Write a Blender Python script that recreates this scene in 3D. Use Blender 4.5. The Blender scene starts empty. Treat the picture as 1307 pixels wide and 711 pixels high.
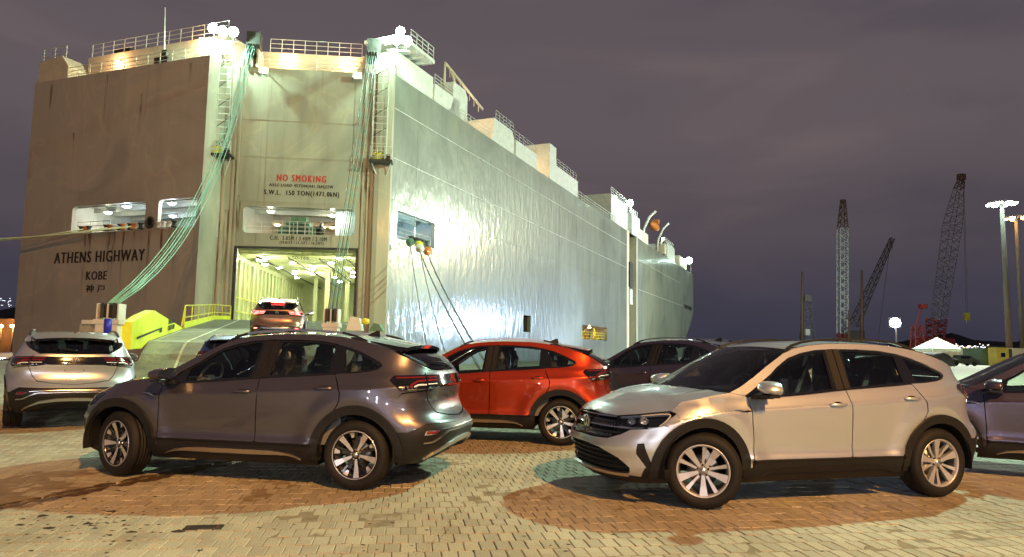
import bpy, bmesh, math, random
import numpy as np
from mathutils import Vector, Matrix, Euler
from mathutils.geometry import delaunay_2d_cdt
random.seed(7)
R = math.radians
sc = bpy.context.scene
COL = sc.collection
# ------------------------------------------------------------------ camera
FPX, PITCH, ROLL, EYE = 899.0, R(5.72), R(1.006), 1.345
cam_d = bpy.data.cameras.new('camera'); cam = bpy.data.objects.new('camera', cam_d); COL.objects.link(cam)
cam_d.sensor_width = 36.0; cam_d.lens = 36.0*FPX/1307.0; cam_d.clip_start = 0.1; cam_d.clip_end = 6000
_F = Vector((0, math.cos(PITCH), math.sin(PITCH))); _U = Vector((0, -math.sin(PITCH), math.cos(PITCH))); _R = Vector((1, 0, 0))
_r = _R*math.cos(ROLL)+_U*math.sin(ROLL); _u = -_R*math.sin(ROLL)+_U*math.cos(ROLL)
cam.matrix_world = Matrix(((_r.x, _u.x, -_F.x, 0), (_r.y, _u.y, -_F.y, 0), (_r.z, _u.z, -_F.z, EYE), (0, 0, 0, 1)))
sc.camera = cam
# ------------------------------------------------------------------ render settings
sc.render.engine = 'CYCLES'
sc.view_settings.view_transform = 'Standard'; sc.view_settings.look = 'None'
sc.view_settings.exposure = 0.0; sc.view_settings.gamma = 1.0; sc.view_settings.use_curve_mapping = False
cy = sc.cycles
cy.use_denoising = True; cy.max_bounces = 7; cy.diffuse_bounces = 3; cy.glossy_bounces = 4; cy.transmission_bounces = 5
cy.transparent_max_bounces = 12; cy.sample_clamp_indirect = 6.0; cy.sample_clamp_direct = 0.0; cy.caustics_reflective = False; cy.caustics_refractive = False
# ------------------------------------------------------------------ world: overcast night sky over a harbour town
W = bpy.data.worlds.new('World'); sc.world = W; W.use_nodes = True
nt = W.node_tree; nt.nodes.clear()
def nd(t, typ, **kw):
    n = t.nodes.new(typ)
    for k, v in kw.items():
        if k.startswith('i_'):
            n.inputs[k[2:].replace('_', ' ')].default_value = v
        else: setattr(n, k, v)
    return n
def ramp(t, fac, stops, interp='EASE'):
    n = t.nodes.new('ShaderNodeValToRGB'); n.color_ramp.interpolation = interp
    e = n.color_ramp.elements
    while len(e) < len(stops): e.new(0.5)
    for k, (p, c) in enumerate(stops):
        e[k].position = p; e[k].color = (*c, 1) if len(c) == 3 else c
    t.links.new(fac, n.inputs[0]); return n
tc = nd(nt, 'ShaderNodeTexCoord'); sep = nd(nt, 'ShaderNodeSeparateXYZ'); nt.links.new(tc.outputs['Generated'], sep.inputs[0])
mp = nd(nt, 'ShaderNodeMapping'); mp.inputs['Scale'].default_value = (1.0, 1.0, 3.6); nt.links.new(tc.outputs['Generated'], mp.inputs[0])
nz = nd(nt, 'ShaderNodeTexNoise'); nz.inputs['Scale'].default_value = 2.1; nz.inputs['Detail'].default_value = 5; nz.inputs['Roughness'].default_value = .5
nz.inputs['Distortion'].default_value = .5; nt.links.new(mp.outputs[0], nz.inputs['Vector'])
grad = ramp(nt, sep.outputs['Z'], [(0.0, (.038, .037, .060)), (.07, (.048, .044, .066)), (.17, (.084, .069, .083)), (.30, (.112, .091, .102)), (.55, (.100, .084, .097)), (1.0, (.078, .067, .082))])
cl = ramp(nt, nz.outputs['Fac'], [(.27, (.84, .86, .90)), (.48, (1.08, 1.07, 1.06)), (.72, (1.38, 1.30, 1.20))])
mx = nd(nt, 'ShaderNodeMix', data_type='RGBA', blend_type='MULTIPLY'); mx.inputs[0].default_value = 1.0
nt.links.new(grad.outputs[0], mx.inputs[6]); nt.links.new(cl.outputs[0], mx.inputs[7])
bg = nd(nt, 'ShaderNodeBackground'); bg.inputs[1].default_value = 1.0; nt.links.new(mx.outputs[2], bg.inputs[0])
ow = nd(nt, 'ShaderNodeOutputWorld'); nt.links.new(bg.outputs[0], ow.inputs[0])
# ------------------------------------------------------------------ lamps of the yard and of the ship
def light(name, kind, loc, power, color, radius=.3, target=None, spot=None, blend=.6):
    d = bpy.data.lights.new(name, kind); d.energy = power; d.color = color
    if kind in ('POINT', 'SPOT'): d.shadow_soft_size = radius
    if kind == 'SPOT': d.spot_size = R(spot); d.spot_blend = blend
    if kind == 'AREA': d.size = radius
    o = bpy.data.objects.new(name, d); COL.objects.link(o); o.location = loc
    if target is not None:
        o.rotation_euler = (Vector(target)-Vector(loc)).to_track_quat('-Z', 'Y').to_euler()
    return o
SODIUM = (1.0, .47, .12); GREENW = (.60, 1.0, .68); WHITEB = (.72, .88, 1.0)
MAST_NEAR = (15.5, -24.0, 26.0)      # sodium high mast behind the camera
MAST_SIDE = (27.0, 30.5, 27.0)       # mercury high mast beyond the right edge
MAST_FAR = (92.0, 134.0, 31.5)       # the mast seen at the right
light('sodium_mast_lamp', 'POINT', MAST_NEAR, 104000, SODIUM, .35)
light('mercury_mast_lamp', 'POINT', MAST_SIDE, 80000, GREENW, .35)
light('far_mast_lamp', 'SPOT', (MAST_FAR[0]-2.2, MAST_FAR[1]-1.6, MAST_FAR[2]), 230000, (.80, 1.0, .80), .4, target=(-5, 55, 2), spot=136, blend=.35)
light('blue_flood_lamp', 'SPOT', (78.2, 142.9, 7.9), 90000, (.45, .66, 1.0), .3, target=(10, 80, 4), spot=120, blend=.4)
light('far_mast_lamp', 'SPOT', (MAST_FAR[0]-1.4, MAST_FAR[1]+2.4, MAST_FAR[2]), 220000, (.80, 1.0, .80), .4, target=(58, 200, 12), spot=110, blend=.6)
# ------------------------------------------------------------------ object helpers
def tag(o, label=None, cat=None, group=None, kind=None):
    if label: o['label'] = label
    if cat: o['category'] = cat
    if group: o['group'] = group
    if kind: o['kind'] = kind
    return o
def empty(name, loc=(0, 0, 0), rot=(0, 0, 0)):
    o = bpy.data.objects.new(name, None); COL.objects.link(o); o.location = loc; o.rotation_euler = rot; o.empty_display_size = .2
    return o
def link(name, me, parent=None, loc=None, rot=None):
    o = bpy.data.objects.new(name, me); COL.objects.link(o)
    if parent is not None: o.parent = parent
    if loc is not None: o.location = loc
    if rot is not None: o.rotation_euler = rot
    return o
KIDS = {}
def copy_tree(o, parent=None, matmap=None, index=None):
    if index is None:
        index = {}
        for x in COL.objects:
            if x.parent: index.setdefault(x.parent.name, []).append(x)
    c = o.copy(); COL.objects.link(c); c.parent = parent
    if matmap and c.type == 'MESH':
        for s in c.material_slots:
            if s.material and s.material.name in matmap:
                m = matmap[s.material.name]; s.link = 'OBJECT'; s.material = m
    for ch in index.get(o.name, []): copy_tree(ch, c, matmap, index)
    return c
class MB:
    """collects geometry; build() links it as one mesh object"""
    def __init__(s): s.v = []; s.f = []; s.m = []; s.n = []; s.sm = []; s.mats = []
    def mi(s, mat):
        if mat not in s.mats: s.mats.append(mat)
        return s.mats.index(mat)
    def add(s, vs, fs, mat=None, smooth=False, normals=None):
        b = len(s.v); s.v += [tuple(map(float, p)) for p in vs]
        s.n += [None]*len(vs) if normals is None else [tuple(map(float, q)) for q in normals]
        k = s.mi(mat)
        for f in fs:
            s.f.append([b+i for i in f]); s.m.append(k); s.sm.append(smooth)
        return s
    def box(s, c, d, mat=None, rz=0.0, M=None):
        hx, hy, hz = d[0]/2, d[1]/2, d[2]/2
        vs = [Vector((x, y, z)) for x in (-hx, hx) for y in (-hy, hy) for z in (-hz, hz)]
        if rz: vs = [Matrix.Rotation(rz, 3, 'Z') @ q for q in vs]
        if M is not None: vs = [M @ q for q in vs]
        vs = [q+Vector(c) for q in vs]
        return s.add(vs, [(0, 1, 3, 2), (4, 6, 7, 5), (0, 4, 5, 1), (2, 3, 7, 6), (0, 2, 6, 4), (1, 5, 7, 3)], mat)
    def bar(s, a, b, r, mat=None, n=6, r2=None, caps=True, square=False):
        a, b = Vector(a), Vector(b); d = b-a
        if d.length < 1e-6: return s
        d.normalize(); r2 = r if r2 is None else r2
        x = d.orthogonal().normalized() if abs(d.z) > .95 else d.cross(Vector((0, 0, 1))).normalized(); y = d.cross(x)
        if square: n = 4
        vs = []
        for P, rr in ((a, r), (b, r2)):
            for k in range(n):
                t = 2*math.pi*(k+(.5 if n == 4 else 0))/n; vs.append(P+(x*math.cos(t)+y*math.sin(t))*rr)
        fs = [(k, (k+1) % n, n+(k+1) % n, n+k) for k in range(n)]
        if caps: fs += [tuple(range(n))[::-1], tuple(range(n, 2*n))]
        return s.add(vs, fs, mat, smooth=(n > 5))
    def tube(s, pts, r, mat=None, n=6):
        pts = [Vector(p) for p in pts]; vs = []; up = None
        for i, p in enumerate(pts):
            d = (pts[min(i+1, len(pts)-1)]-pts[max(i-1, 0)]).normalized()
            x = (d.orthogonal() if up is None else up-d*up.dot(d)).normalized(); up = x; y = d.cross(x)
            rr = r[i] if isinstance(r, (list, tuple)) else r
            for k in range(n):
                t = 2*math.pi*k/n; vs.append(p+(x*math.cos(t)+y*math.sin(t))*rr)
        fs = [(i*n+k, i*n+(k+1) % n, (i+1)*n+(k+1) % n, (i+1)*n+k) for i in range(len(pts)-1) for k in range(n)]
        fs += [tuple(range(n))[::-1], tuple(range((len(pts)-1)*n, len(pts)*n))]
        return s.add(vs, fs, mat, smooth=True)
    def lathe(s, prof, mat=None, n=32, axis='Y', c=(0, 0, 0), smooth=True, mod=None):
        vs = []
        for i, (r, h) in enumerate(prof):
            for k in range(n):
                t = 2*math.pi*k/n; rr, hh = (r, h) if mod is None else mod(i, k, r, h)
                if axis == 'Y': vs.append((c[0]+rr*math.cos(t), c[1]+hh, c[2]+rr*math.sin(t)))
                else: vs.append((c[0]+rr*math.cos(t), c[1]+rr*math.sin(t), c[2]+hh))
        fs = [(i*n+k, i*n+(k+1) % n, (i+1)*n+(k+1) % n, (i+1)*n+k) for i in range(len(prof)-1) for k in range(n)]
        return s.add(vs, fs, mat, smooth=smooth)
    def sheet(s, rows, mat=None, smooth=True, closed=False):
        m = len(rows[0]); vs = [p for r_ in rows for p in r_]
        fs = [(i*m+k, i*m+k+1, (i+1)*m+k+1, (i+1)*m+k) for i in range(len(rows)-1) for k in range(m-1)]
        return s.add(vs, fs, mat, smooth=smooth)
    def prism(s, poly, lift, off0, off1, mat=None):
        """poly of (a,b); lift(a,b,off)->point; straight sides"""
        n = len(poly)
        vs = [lift(a, b, off0) for a, b in poly]+[lift(a, b, off1) for a, b in poly]
        fs = [tuple(range(n)), tuple(range(n, 2*n))[::-1]]+[(k, n+k, n+(k+1) % n, (k+1) % n) for k in range(n)]
        return s.add(vs, fs, mat)
    def mesh(s, name):
        me = bpy.data.meshes.new(name); me.from_pydata(s.v, [], s.f)
        for m in s.mats:
            if m is not None: me.materials.append(m)
        me.polygons.foreach_set('material_index', s.m if len(s.mats) > 0 else [0]*len(s.f))
        me.polygons.foreach_set('use_smooth', s.sm)
        if any(q is not None for q in s.n):
            me.update()
            base = [tuple(v.normal) for v in me.vertices]
            me.normals_split_custom_set_from_vertices([q if q is not None else base[i] for i, q in enumerate(s.n)])
        me.update(); return me
    def build(s, name, parent=None, loc=None, rot=None, recalc=False):
        me = s.mesh(name)
        if recalc:
            bm = bmesh.new(); bm.from_mesh(me); bmesh.ops.recalc_face_normals(bm, faces=bm.faces); bm.to_mesh(me); bm.free()
        return link(name, me, parent, loc, rot)
def inpoly(pts, poly):
    x, y = pts[:, 0], pts[:, 1]; ins = np.zeros(len(pts), bool); n = len(poly); j = n-1
    for i in range(n):
        xi, yi = poly[i]; xj, yj = poly[j]
        c = ((yi > y) != (yj > y)) & (x < (xj-xi)*(y-yi)/((yj-yi)+1e-15)+xi); ins ^= c; j = i
    return ins
def segdist(pts, poly):
    d = np.full(len(pts), 1e9); n = len(poly)
    for i in range(n):
        a = np.array(poly[i]); b = np.array(poly[(i+1) % n]); ab = b-a; t = np.clip(((pts-a)@ab)/(ab@ab+1e-15), 0, 1)
        d = np.minimum(d, np.hypot(*(pts-a-t[:, None]*ab).T))
    return d
def densify(poly, step):
    out = []; n = len(poly)
    for i in range(n):
        a = np.array(poly[i], float); b = np.array(poly[(i+1) % n], float); k = max(1, int(math.ceil(np.hypot(*(b-a))/step)))
        out += [tuple(a+(b-a)*t/k) for t in range(k)]
    return out
def area2(poly): return sum(poly[i][0]*poly[(i+1) % len(poly)][1]-poly[(i+1) % len(poly)][0]*poly[i][1] for i in range(len(poly)))
def inset(poly, d):
    s = 1 if area2(poly) > 0 else -1; n = len(poly); out = []
    for i in range(n):
        a, b, c = (np.array(poly[(i+k) % n], float) for k in (-1, 0, 1))
        e1 = b-a; e2 = c-b; e1 /= np.hypot(*e1)+1e-12; e2 /= np.hypot(*e2)+1e-12
        m = np.array((-(e1[1]+e2[1]), e1[0]+e2[0])); l = np.hypot(*m)
        m = m/l if l > 1e-6 else np.array((-e1[1], e1[0]))
        k = 1/max(.5, abs(m@np.array((-e1[1], e1[0]))))
        out.append(tuple(b+m*s*d*k))
    return out
def cdt_sheet(mb, outline, holes, lift, mat, grid=.05, step=.04, extra=None, lip=0.0, lipmat=None, gap=0.0, smooth=True, normal=None, mirror=False):
    """triangulated sheet in a 2-D domain lifted to 3-D by lift(a[],b[])->(n,3); straight lips go inward along the normal"""
    loops = [densify(outline, step)]+[densify(h_, step) for h_ in holes]
    if gap:
        loops[0] = inset(loops[0], gap)
    pts = []; edges = []
    for L in loops:
        b = len(pts); pts += L; edges += [(b+i, b+(i+1) % len(L)) for i in range(len(L))]
    nb = len(pts); P0 = np.array(loops[0])
    xs = np.arange(P0[:, 0].min(), P0[:, 0].max(), grid); ys = np.arange(P0[:, 1].min(), P0[:, 1].max(), grid)
    g = np.array([(x+(grid/2 if j % 2 else 0), y) for j, y in enumerate(ys) for x in xs])
    if extra is not None and len(extra):
        ex = np.array(extra)
        g = np.concatenate([g, ex]) if len(g) else ex
    if len(g):
        k = inpoly(g, loops[0]) & (segdist(g, loops[0]) > min(grid*.35, .012 if grid < .2 else grid*.35))
        for L in loops[1:]: k &= ~inpoly(g, L) & (segdist(g, L) > grid*.3)
        g = g[k]
    allp = [Vector(p) for p in pts]+[Vector(p) for p in g]
    v, e, f, ov, oe, of = delaunay_2d_cdt(allp, edges, [], 0, 1e-7)
    V = np.array([(p.x, p.y) for p in v]); F = [t for t in f if len(t) == 3]
    C_ = np.array([V[list(t)].mean(0) for t in F]); k = inpoly(C_, loops[0])
    for L in loops[1:]: k &= ~inpoly(C_, L)
    F = [t for t, q in zip(F, k) if q]
    if mirror:
        for e_ in (PR, PF): V[np.abs(V[:, 0]-e_) < .008, 0] = e_
    P3, N3 = lift(V[:, 0], V[:, 1])
    if mirror: P3[(V[:, 0] == PR) | (V[:, 0] == PF), 1] = 0; N3[(V[:, 0] == PR) | (V[:, 0] == PF), 1] = 0
    # make winding agree with normal
    FF = []
    for a, b, c in F:
        n_ = np.cross(P3[b]-P3[a], P3[c]-P3[a]); FF.append((a, b, c) if n_@N3[a] >= 0 else (a, c, b))
    sides = (1, -1) if mirror else (1,)
    for sgn in sides:
        M = np.array([1, sgn, 1.])
        mb.add(P3*M, FF if sgn > 0 else [t[::-1] for t in FF], mat, smooth, normals=(N3*M if smooth else None))
        if lip:
            inv = {}
            for o_i, srcs in enumerate(ov):
                for s_ in srcs: inv[s_] = o_i
            b = 0
            for L in loops:
                ids = [inv.get(b+i) for i in range(len(L))]; b += len(L)
                ids = [i for i in ids if i is not None]
                vs = [P3[i]*M for i in ids]+[(P3[i]-N3[i]*lip)*M for i in ids]; n = len(ids)
                cen = [mirror and V[i, 0] in (PR, PF) for i in ids]
                mb.add(vs, [(k_, (k_+1) % n, n+(k_+1) % n, n+k_) for k_ in range(n) if not (cen[k_] and cen[(k_+1) % n])], lipmat or mat, False)
    return mb
# ------------------------------------------------------------------ materials
MATS = {}
def mat(name, color=(.5, .5, .5), rough=.5, metal=0.0, coat=0.0, spec=.5, emit=None, estr=0.0, bump=None, var=None, stretch=None, alpha=None):
    if name in MATS: return MATS[name]
    m = bpy.data.materials.new(name); m.use_nodes = True; t = m.node_tree; b = t.nodes['Principled BSDF']
    b.inputs['Base Color'].default_value = (*color, 1); b.inputs['Roughness'].default_value = rough; b.inputs['Metallic'].default_value = metal
    b.inputs['Coat Weight'].default_value = coat; b.inputs['Coat Roughness'].default_value = .03; b.inputs['Specular IOR Level'].default_value = spec
    if emit: b.inputs['Emission Color'].default_value = (*emit, 1); b.inputs['Emission Strength'].default_value = estr
    co = t.nodes.new('ShaderNodeTexCoord')
    if var:  # (scale, amount)
        n = nd(t, 'ShaderNodeTexNoise'); n.inputs['Scale'].default_value = var[0]; n.inputs['Detail'].default_value = 6; n.inputs['Roughness'].default_value = .62
        mp = nd(t, 'ShaderNodeMapping'); mp.inputs['Scale'].default_value = stretch or (1, 1, 1); t.links.new(co.outputs['Object'], mp.inputs[0]); t.links.new(mp.outputs[0], n.inputs['Vector'])
        r_ = ramp(t, n.outputs['Fac'], [(.3, tuple(c*(1-var[1]) for c in color)), (.7, tuple(min(1, c*(1+var[1])) for c in color))], 'LINEAR')
        t.links.new(r_.outputs[0], b.inputs['Base Color'])
        r2 = nd(t, 'ShaderNodeMapRange'); r2.inputs[3].default_value = max(0, rough-.12); r2.inputs[4].default_value = min(1, rough+.12); t.links.new(n.outputs['Fac'], r2.inputs[0]); t.links.new(r2.outputs[0], b.inputs['Roughness'])
    if bump:  # (scale, strength, distance)
        n2 = nd(t, 'ShaderNodeTexNoise'); n2.inputs['Scale'].default_value = bump[0]; n2.inputs['Detail'].default_value = 4
        t.links.new(co.outputs['Object'], n2.inputs['Vector'])
        bp_ = nd(t, 'ShaderNodeBump'); bp_.inputs['Strength'].default_value = bump[1]; bp_.inputs['Distance'].default_value = bump[2]
        t.links.new(n2.outputs['Fac'], bp_.inputs['Height']); t.links.new(bp_.outputs[0], b.inputs['Normal'])
    MATS[name] = m; return m
def paint(name, color, metal=.55):
    m = mat(name, color, .34, metal, 1.0)
    t = m.node_tree; b = t.nodes['Principled BSDF']; co = nd(t, 'ShaderNodeTexCoord')
    n = nd(t, 'ShaderNodeTexNoise'); n.inputs['Scale'].default_value = 900; n.inputs['Detail'].default_value = 1; t.links.new(co.outputs['Object'], n.inputs['Vector'])
    bp_ = nd(t, 'ShaderNodeBump'); bp_.inputs['Strength'].default_value = .12; bp_.inputs['Distance'].default_value = .0006
    t.links.new(n.outputs['Fac'], bp_.inputs['Height']); t.links.new(bp_.outputs[0], b.inputs['Normal'])
    d = nd(t, 'ShaderNodeTexNoise'); d.inputs['Scale'].default_value = 2.3; d.inputs['Detail'].default_value = 7; t.links.new(co.outputs['Object'], d.inputs['Vector'])
    r2 = nd(t, 'ShaderNodeMapRange'); r2.inputs[1].default_value = .4; r2.inputs[2].default_value = .8; r2.inputs[3].default_value = .012; r2.inputs[4].default_value = .05
    t.links.new(d.outputs['Fac'], r2.inputs[0]); t.links.new(r2.outputs[0], b.inputs['Coat Roughness'])
    return m
def glass(name, tint, rough=0.0, base=.0, ior=1.5):
    m = bpy.data.materials.new(name); m.use_nodes = True; t = m.node_tree; t.nodes.clear()
    tr = nd(t, 'ShaderNodeBsdfTransparent'); tr.inputs[0].default_value = (*tint, 1)
    gl = nd(t, 'ShaderNodeBsdfGlossy'); gl.inputs['Roughness'].default_value = rough
    fr = nd(t, 'ShaderNodeFresnel'); fr.inputs[0].default_value = ior
    ad = nd(t, 'ShaderNodeMath', operation='ADD'); ad.inputs[1].default_value = base; ad.use_clamp = True; t.links.new(fr.outputs[0], ad.inputs[0])
    mi_ = nd(t, 'ShaderNodeMixShader'); t.links.new(ad.outputs[0], mi_.inputs[0]); t.links.new(tr.outputs[0], mi_.inputs[1]); t.links.new(gl.outputs[0], mi_.inputs[2])
    o = nd(t, 'ShaderNodeOutputMaterial'); t.links.new(mi_.outputs[0], o.inputs[0]); MATS[name] = m; return m
M_BLACK = mat('black_plastic', (.011, .011, .012), .48, spec=.35, bump=(420, .25, .001))
M_GLOSS = mat('gloss_black', (.006, .006, .007), .08, coat=1.0)
M_SHELL = mat('dark_cavity', (.008, .008, .008), .9)
M_CHROME = mat('bright_chrome', (.78, .78, .80), .12, 1.0)
M_SATIN = mat('satin_aluminium', (.62, .62, .64), .30, 1.0)
M_RIMS = mat('silver_rim_paint', (.55, .55, .57), .38, .6, .3)
M_RIMD = mat('machined_rim_face', (.72, .72, .74), .34, .75)
M_RIMB = mat('black_rim_paint', (.012, .012, .013), .22, 0, .8)
M_TYRE = mat('tyre_rubber', (.011, .0105, .010), .68, spec=.3, var=(18, .25), bump=(160, .3, .001))
M_BARREL = mat('shaded_rim_barrel', (.14, .14, .145), .5, .6)
M_DISC = mat('brake_steel', (.30, .29, .28), .35, 1.0)
M_TRIM = mat('cabin_trim', (.16, .16, .155), .75)
M_HEAD = mat('headliner_cloth', (.30, .29, .27), .9)
M_SEAT = mat('seat_cloth', (.085, .085, .088), .85, bump=(200, .3, .002))
M_PLAST = glass('seat_cover_film', (.80, .82, .82), .25, .42)
M_GLASS = glass('window_glass', (.86, .92, .89), 0, .02)
M_GLASSD = glass('tinted_glass', (.62, .67, .66), 0, .03)
M_LENS = glass('lamp_lens', (.85, .87, .88), 0, .02)
M_RED = mat('red_lamp_plastic', (.17, .008, .010), .12, coat=.8)
M_REDLIT = mat('lit_brake_lamp', (.5, .02, .02), .2, emit=(1.0, .05, .04), estr=26)
M_LED = mat('white_light_guide', (.75, .76, .78), .25, coat=.5)
M_REFL = mat('lamp_reflector', (.80, .82, .85), .25, .6)
P_GREY = paint('dark_grey_metallic_paint', (.120, .112, .138), .8)
P_SILV = paint('silver_beige_metallic_paint', (.68, .73, .81), .8)
P_SILV2 = paint('silver_metallic_paint', (.64, .67, .70), .8)
P_RED = paint('copper_red_metallic_paint', (.50, .046, .010), .75)
P_BLUE = paint('blue_metallic_paint', (.05, .12, .40), .75)
P_BROWN = paint('light_bronze_metallic_paint', (.36, .22, .16), .75)
P_GREY2 = paint('grey_violet_metallic_paint', (.100, .088, .145), .8)
def text_mesh(body, size, mt, extrude=.01, align='CENTER', spacing=1.0, font=None):
    c = bpy.data.curves.new('lettering', 'FONT'); c.body = body; c.size = size; c.extrude = extrude; c.align_x = align; c.align_y = 'CENTER'; c.space_character = spacing; c.resolution_u = 3
    o = bpy.data.objects.new('tmp_text', c); COL.objects.link(o)
    dg = bpy.context.evaluated_depsgraph_get(); me = bpy.data.meshes.new_from_object(o.evaluated_get(dg)); bpy.data.objects.remove(o); bpy.data.curves.remove(c)
    me.materials.clear(); me.materials.append(mt); return me
# ================================================================== GROUND
def pix(u, v):
    """direction through a pixel of the 1307x711 photograph (used only while laying out where things stand)"""
    a = u-653.5; b = 355.5-v; cr, sr = math.cos(ROLL), math.sin(ROLL); x = a*cr-b*sr; y = a*sr+b*cr
    c, s = math.cos(PITCH), math.sin(PITCH); return Vector((x/FPX, c-(y/FPX)*s, s+(y/FPX)*c))
def at_z(u, v, z): d = pix(u, v); return Vector((0, 0, EYE))+d*((z-EYE)/d.z)
def at_y(u, v, y): d = pix(u, v); return Vector((0, 0, EYE))+d*(y/d.y)
def gz(x, y):
    t = np.clip((y-11.6)/2.0, 0, 1); return .09*t*t*(3-2*t)
def mat_paver(name, far=False):
    m = bpy.data.materials.new(name); m.use_nodes = True; t = m.node_tree; b = t.nodes['Principled BSDF']
    geo = nd(t, 'ShaderNodeNewGeometry'); L = t.links.new
    at = nd(t, 'ShaderNodeAttribute', attribute_name='rnd')
    n1 = nd(t, 'ShaderNodeTexNoise'); n1.inputs['Scale'].default_value = .55; n1.inputs['Detail'].default_value = 7; n1.inputs['Roughness'].default_value = .6; L(geo.outputs['Position'], n1.inputs['Vector'])
    n2 = nd(t, 'ShaderNodeTexNoise'); n2.inputs['Scale'].default_value = 95; n2.inputs['Detail'].default_value = 5; L(geo.outputs['Position'], n2.inputs['Vector'])
    c1 = ramp(t, n1.outputs['Fac'], [(.30, (.27, .225, .165)), (.46, (.35, .315, .25)), (.62, (.42, .39, .32))])
    c2 = ramp(t, n2.outputs['Fac'], [(.3, (.62, .62, .62)), (.55, (1, 1, 1)), (.75, (1.22, 1.2, 1.16))])
    mx = nd(t, 'ShaderNodeMix', data_type='RGBA', blend_type='MULTIPLY'); mx.inputs[0].default_value = 1; L(c1.outputs[0], mx.inputs[6]); L(c2.outputs[0], mx.inputs[7])
    c3 = ramp(t, at.outputs['Fac'], [(0, (.86, .86, .86)), (.5, (1, 1, 1)), (1, (1.12, 1.11, 1.08))], 'LINEAR')
    mx2 = nd(t, 'ShaderNodeMix', data_type='RGBA', blend_type='MULTIPLY'); mx2.inputs[0].default_value = 0 if far else 1; L(mx.outputs[2], mx2.inputs[6]); L(c3.outputs[0], mx2.inputs[7])
    # sandy dirt and dark oil stains
    n3 = nd(t, 'ShaderNodeTexNoise'); n3.inputs['Scale'].default_value = 1.7; n3.inputs['Detail'].default_value = 8; n3.inputs['Roughness'].default_value = .66; n3.inputs['Distortion'].default_value = .4; L(geo.outputs['Position'], n3.inputs['Vector'])
    f3 = ramp(t, n3.outputs['Fac'], [(.53, (0, 0, 0)), (.72, (.8, .8, .8))]); 
    mx3 = nd(t, 'ShaderNodeMix', data_type='RGBA'); L(f3.outputs[0], mx3.inputs[0]); L(mx2.outputs[2], mx3.inputs[6]); mx3.inputs[7].default_value = (.25, .20, .145, 1)
    n4 = nd(t, 'ShaderNodeTexNoise'); n4.inputs['Scale'].default_value = 5.5; n4.inputs['Detail'].default_value = 3; L(geo.outputs['Position'], n4.inputs['Vector'])
    f4 = ramp(t, n4.outputs['Fac'], [(.73, (0, 0, 0)), (.77, (.6, .6, .6))])
    mx4 = nd(t, 'ShaderNodeMix', data_type='RGBA'); L(f4.outputs[0], mx4.inputs[0]); L(mx3.outputs[2], mx4.inputs[6]); mx4.inputs[7].default_value = (.05, .045, .04, 1)
    L(mx4.outputs[2], b.inputs['Base Color']); b.inputs['Roughness'].default_value = .82
    hgt = n2.outputs['Fac']
    bp_ = nd(t, 'ShaderNodeBump'); bp_.inputs['Strength'].default_value = .55; bp_.inputs['Distance'].default_value = .004
    if far:
        mp = nd(t, 'ShaderNodeMapping'); mp.inputs['Rotation'].default_value = (0, 0, R(-8.4)); L(geo.outputs['Position'], mp.inputs[0])
        br = nd(t, 'ShaderNodeTexBrick'); br.inputs['Scale'].default_value = 1; br.inputs['Brick Width'].default_value = .108; br.inputs['Row Height'].default_value = .216; br.inputs['Mortar Size'].default_value = .006
        br.inputs['Color1'].default_value = (.85, .85, .85, 1); br.inputs['Color2'].default_value = (1.1, 1.1, 1.1, 1); br.inputs['Mortar'].default_value = (.35, .33, .3, 1); L(mp.outputs[0], br.inputs['Vector'])
        mx5 = nd(t, 'ShaderNodeMix', data_type='RGBA', blend_type='MULTIPLY'); mx5.inputs[0].default_value = 1; L(mx4.outputs[2], mx5.inputs[6]); L(br.outputs['Color'], mx5.inputs[7]); L(mx5.outputs[2], b.inputs['Base Color'])
    L(hgt, bp_.inputs['Height']); L(bp_.outputs[0], b.inputs['Normal'])
    return m
M_PAV = mat_paver('concrete_paver'); M_PAVF = mat_paver('distant_paving', True)
M_SAND = mat('joint_sand', (.21, .165, .11), .95, var=(7, .4), bump=(60, .8, .006))
M_RAIL = mat('rusty_rail_steel', (.14, .085, .05), .55, .6, var=(14, .5), bump=(80, .5, .003))
M_GRASS = mat('dry_grass', (.11, .10, .035), .8, var=(20, .5))
# the quay: one sheet to the edge of the basin, water beyond
ca, sa = math.cos(R(8.4)), math.sin(R(8.4))
g = MB()
YN = 14.2
mbs = [(-60, -55), (75, -55), (140, 60), (190, 175), (60, 190), (25, 150), (-9.0, 55.5), (-19.5, 50.0), (-40.5, 57.5), (-60, 63)]
def quad_grid(x0, x1, y0, y1, nx, ny, zf, m):
    rows = [[(x, y, zf(x, y)) for x in np.linspace(x0, x1, nx)] for y in np.linspace(y0, y1, ny)]; g.sheet(rows, m)
g.add([(x, y, .09*(1 if y > 13 else 0)) for x, y in [(-60, YN), (95, YN), (140, 60), (190, 175), (60, 190), (25, 150), (-4.0, 55.5), (-20, 46.0), (-40.5, 52.5), (-60, 60)]], [tuple(range(10))], M_PAVF)
g.add([(-60, -55, 0), (80, -55, 0), (80, 3.0, 0), (-60, 3.0, 0)], [(0, 1, 2, 3)], M_PAVF)
g.add([(-60, 3, 0), (-13, 3, 0), (-13, 11.6, 0), (-13, 12.6, .045), (-13, YN, .09), (-60, YN, .09), (-60, 12.6, .045), (-60, 11.6, 0)], [(0, 1, 2, 7), (7, 2, 3, 6), (6, 3, 4, 5)], M_PAVF)
g.add([(13.5, 3, 0), (80, 3, 0), (95, 11.6, 0), (95, 12.6, .045), (95, YN, .09), (13.5, YN, .09), (13.5, 12.6, .045), (13.5, 11.6, 0)], [(0, 1, 2, 7), (7, 2, 3, 6), (6, 3, 4, 5)], M_PAVF)
ground = g.build('quay_ground'); tag(ground, 'concrete paved quay with sandy stains and worn joints', kind='structure')
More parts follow.
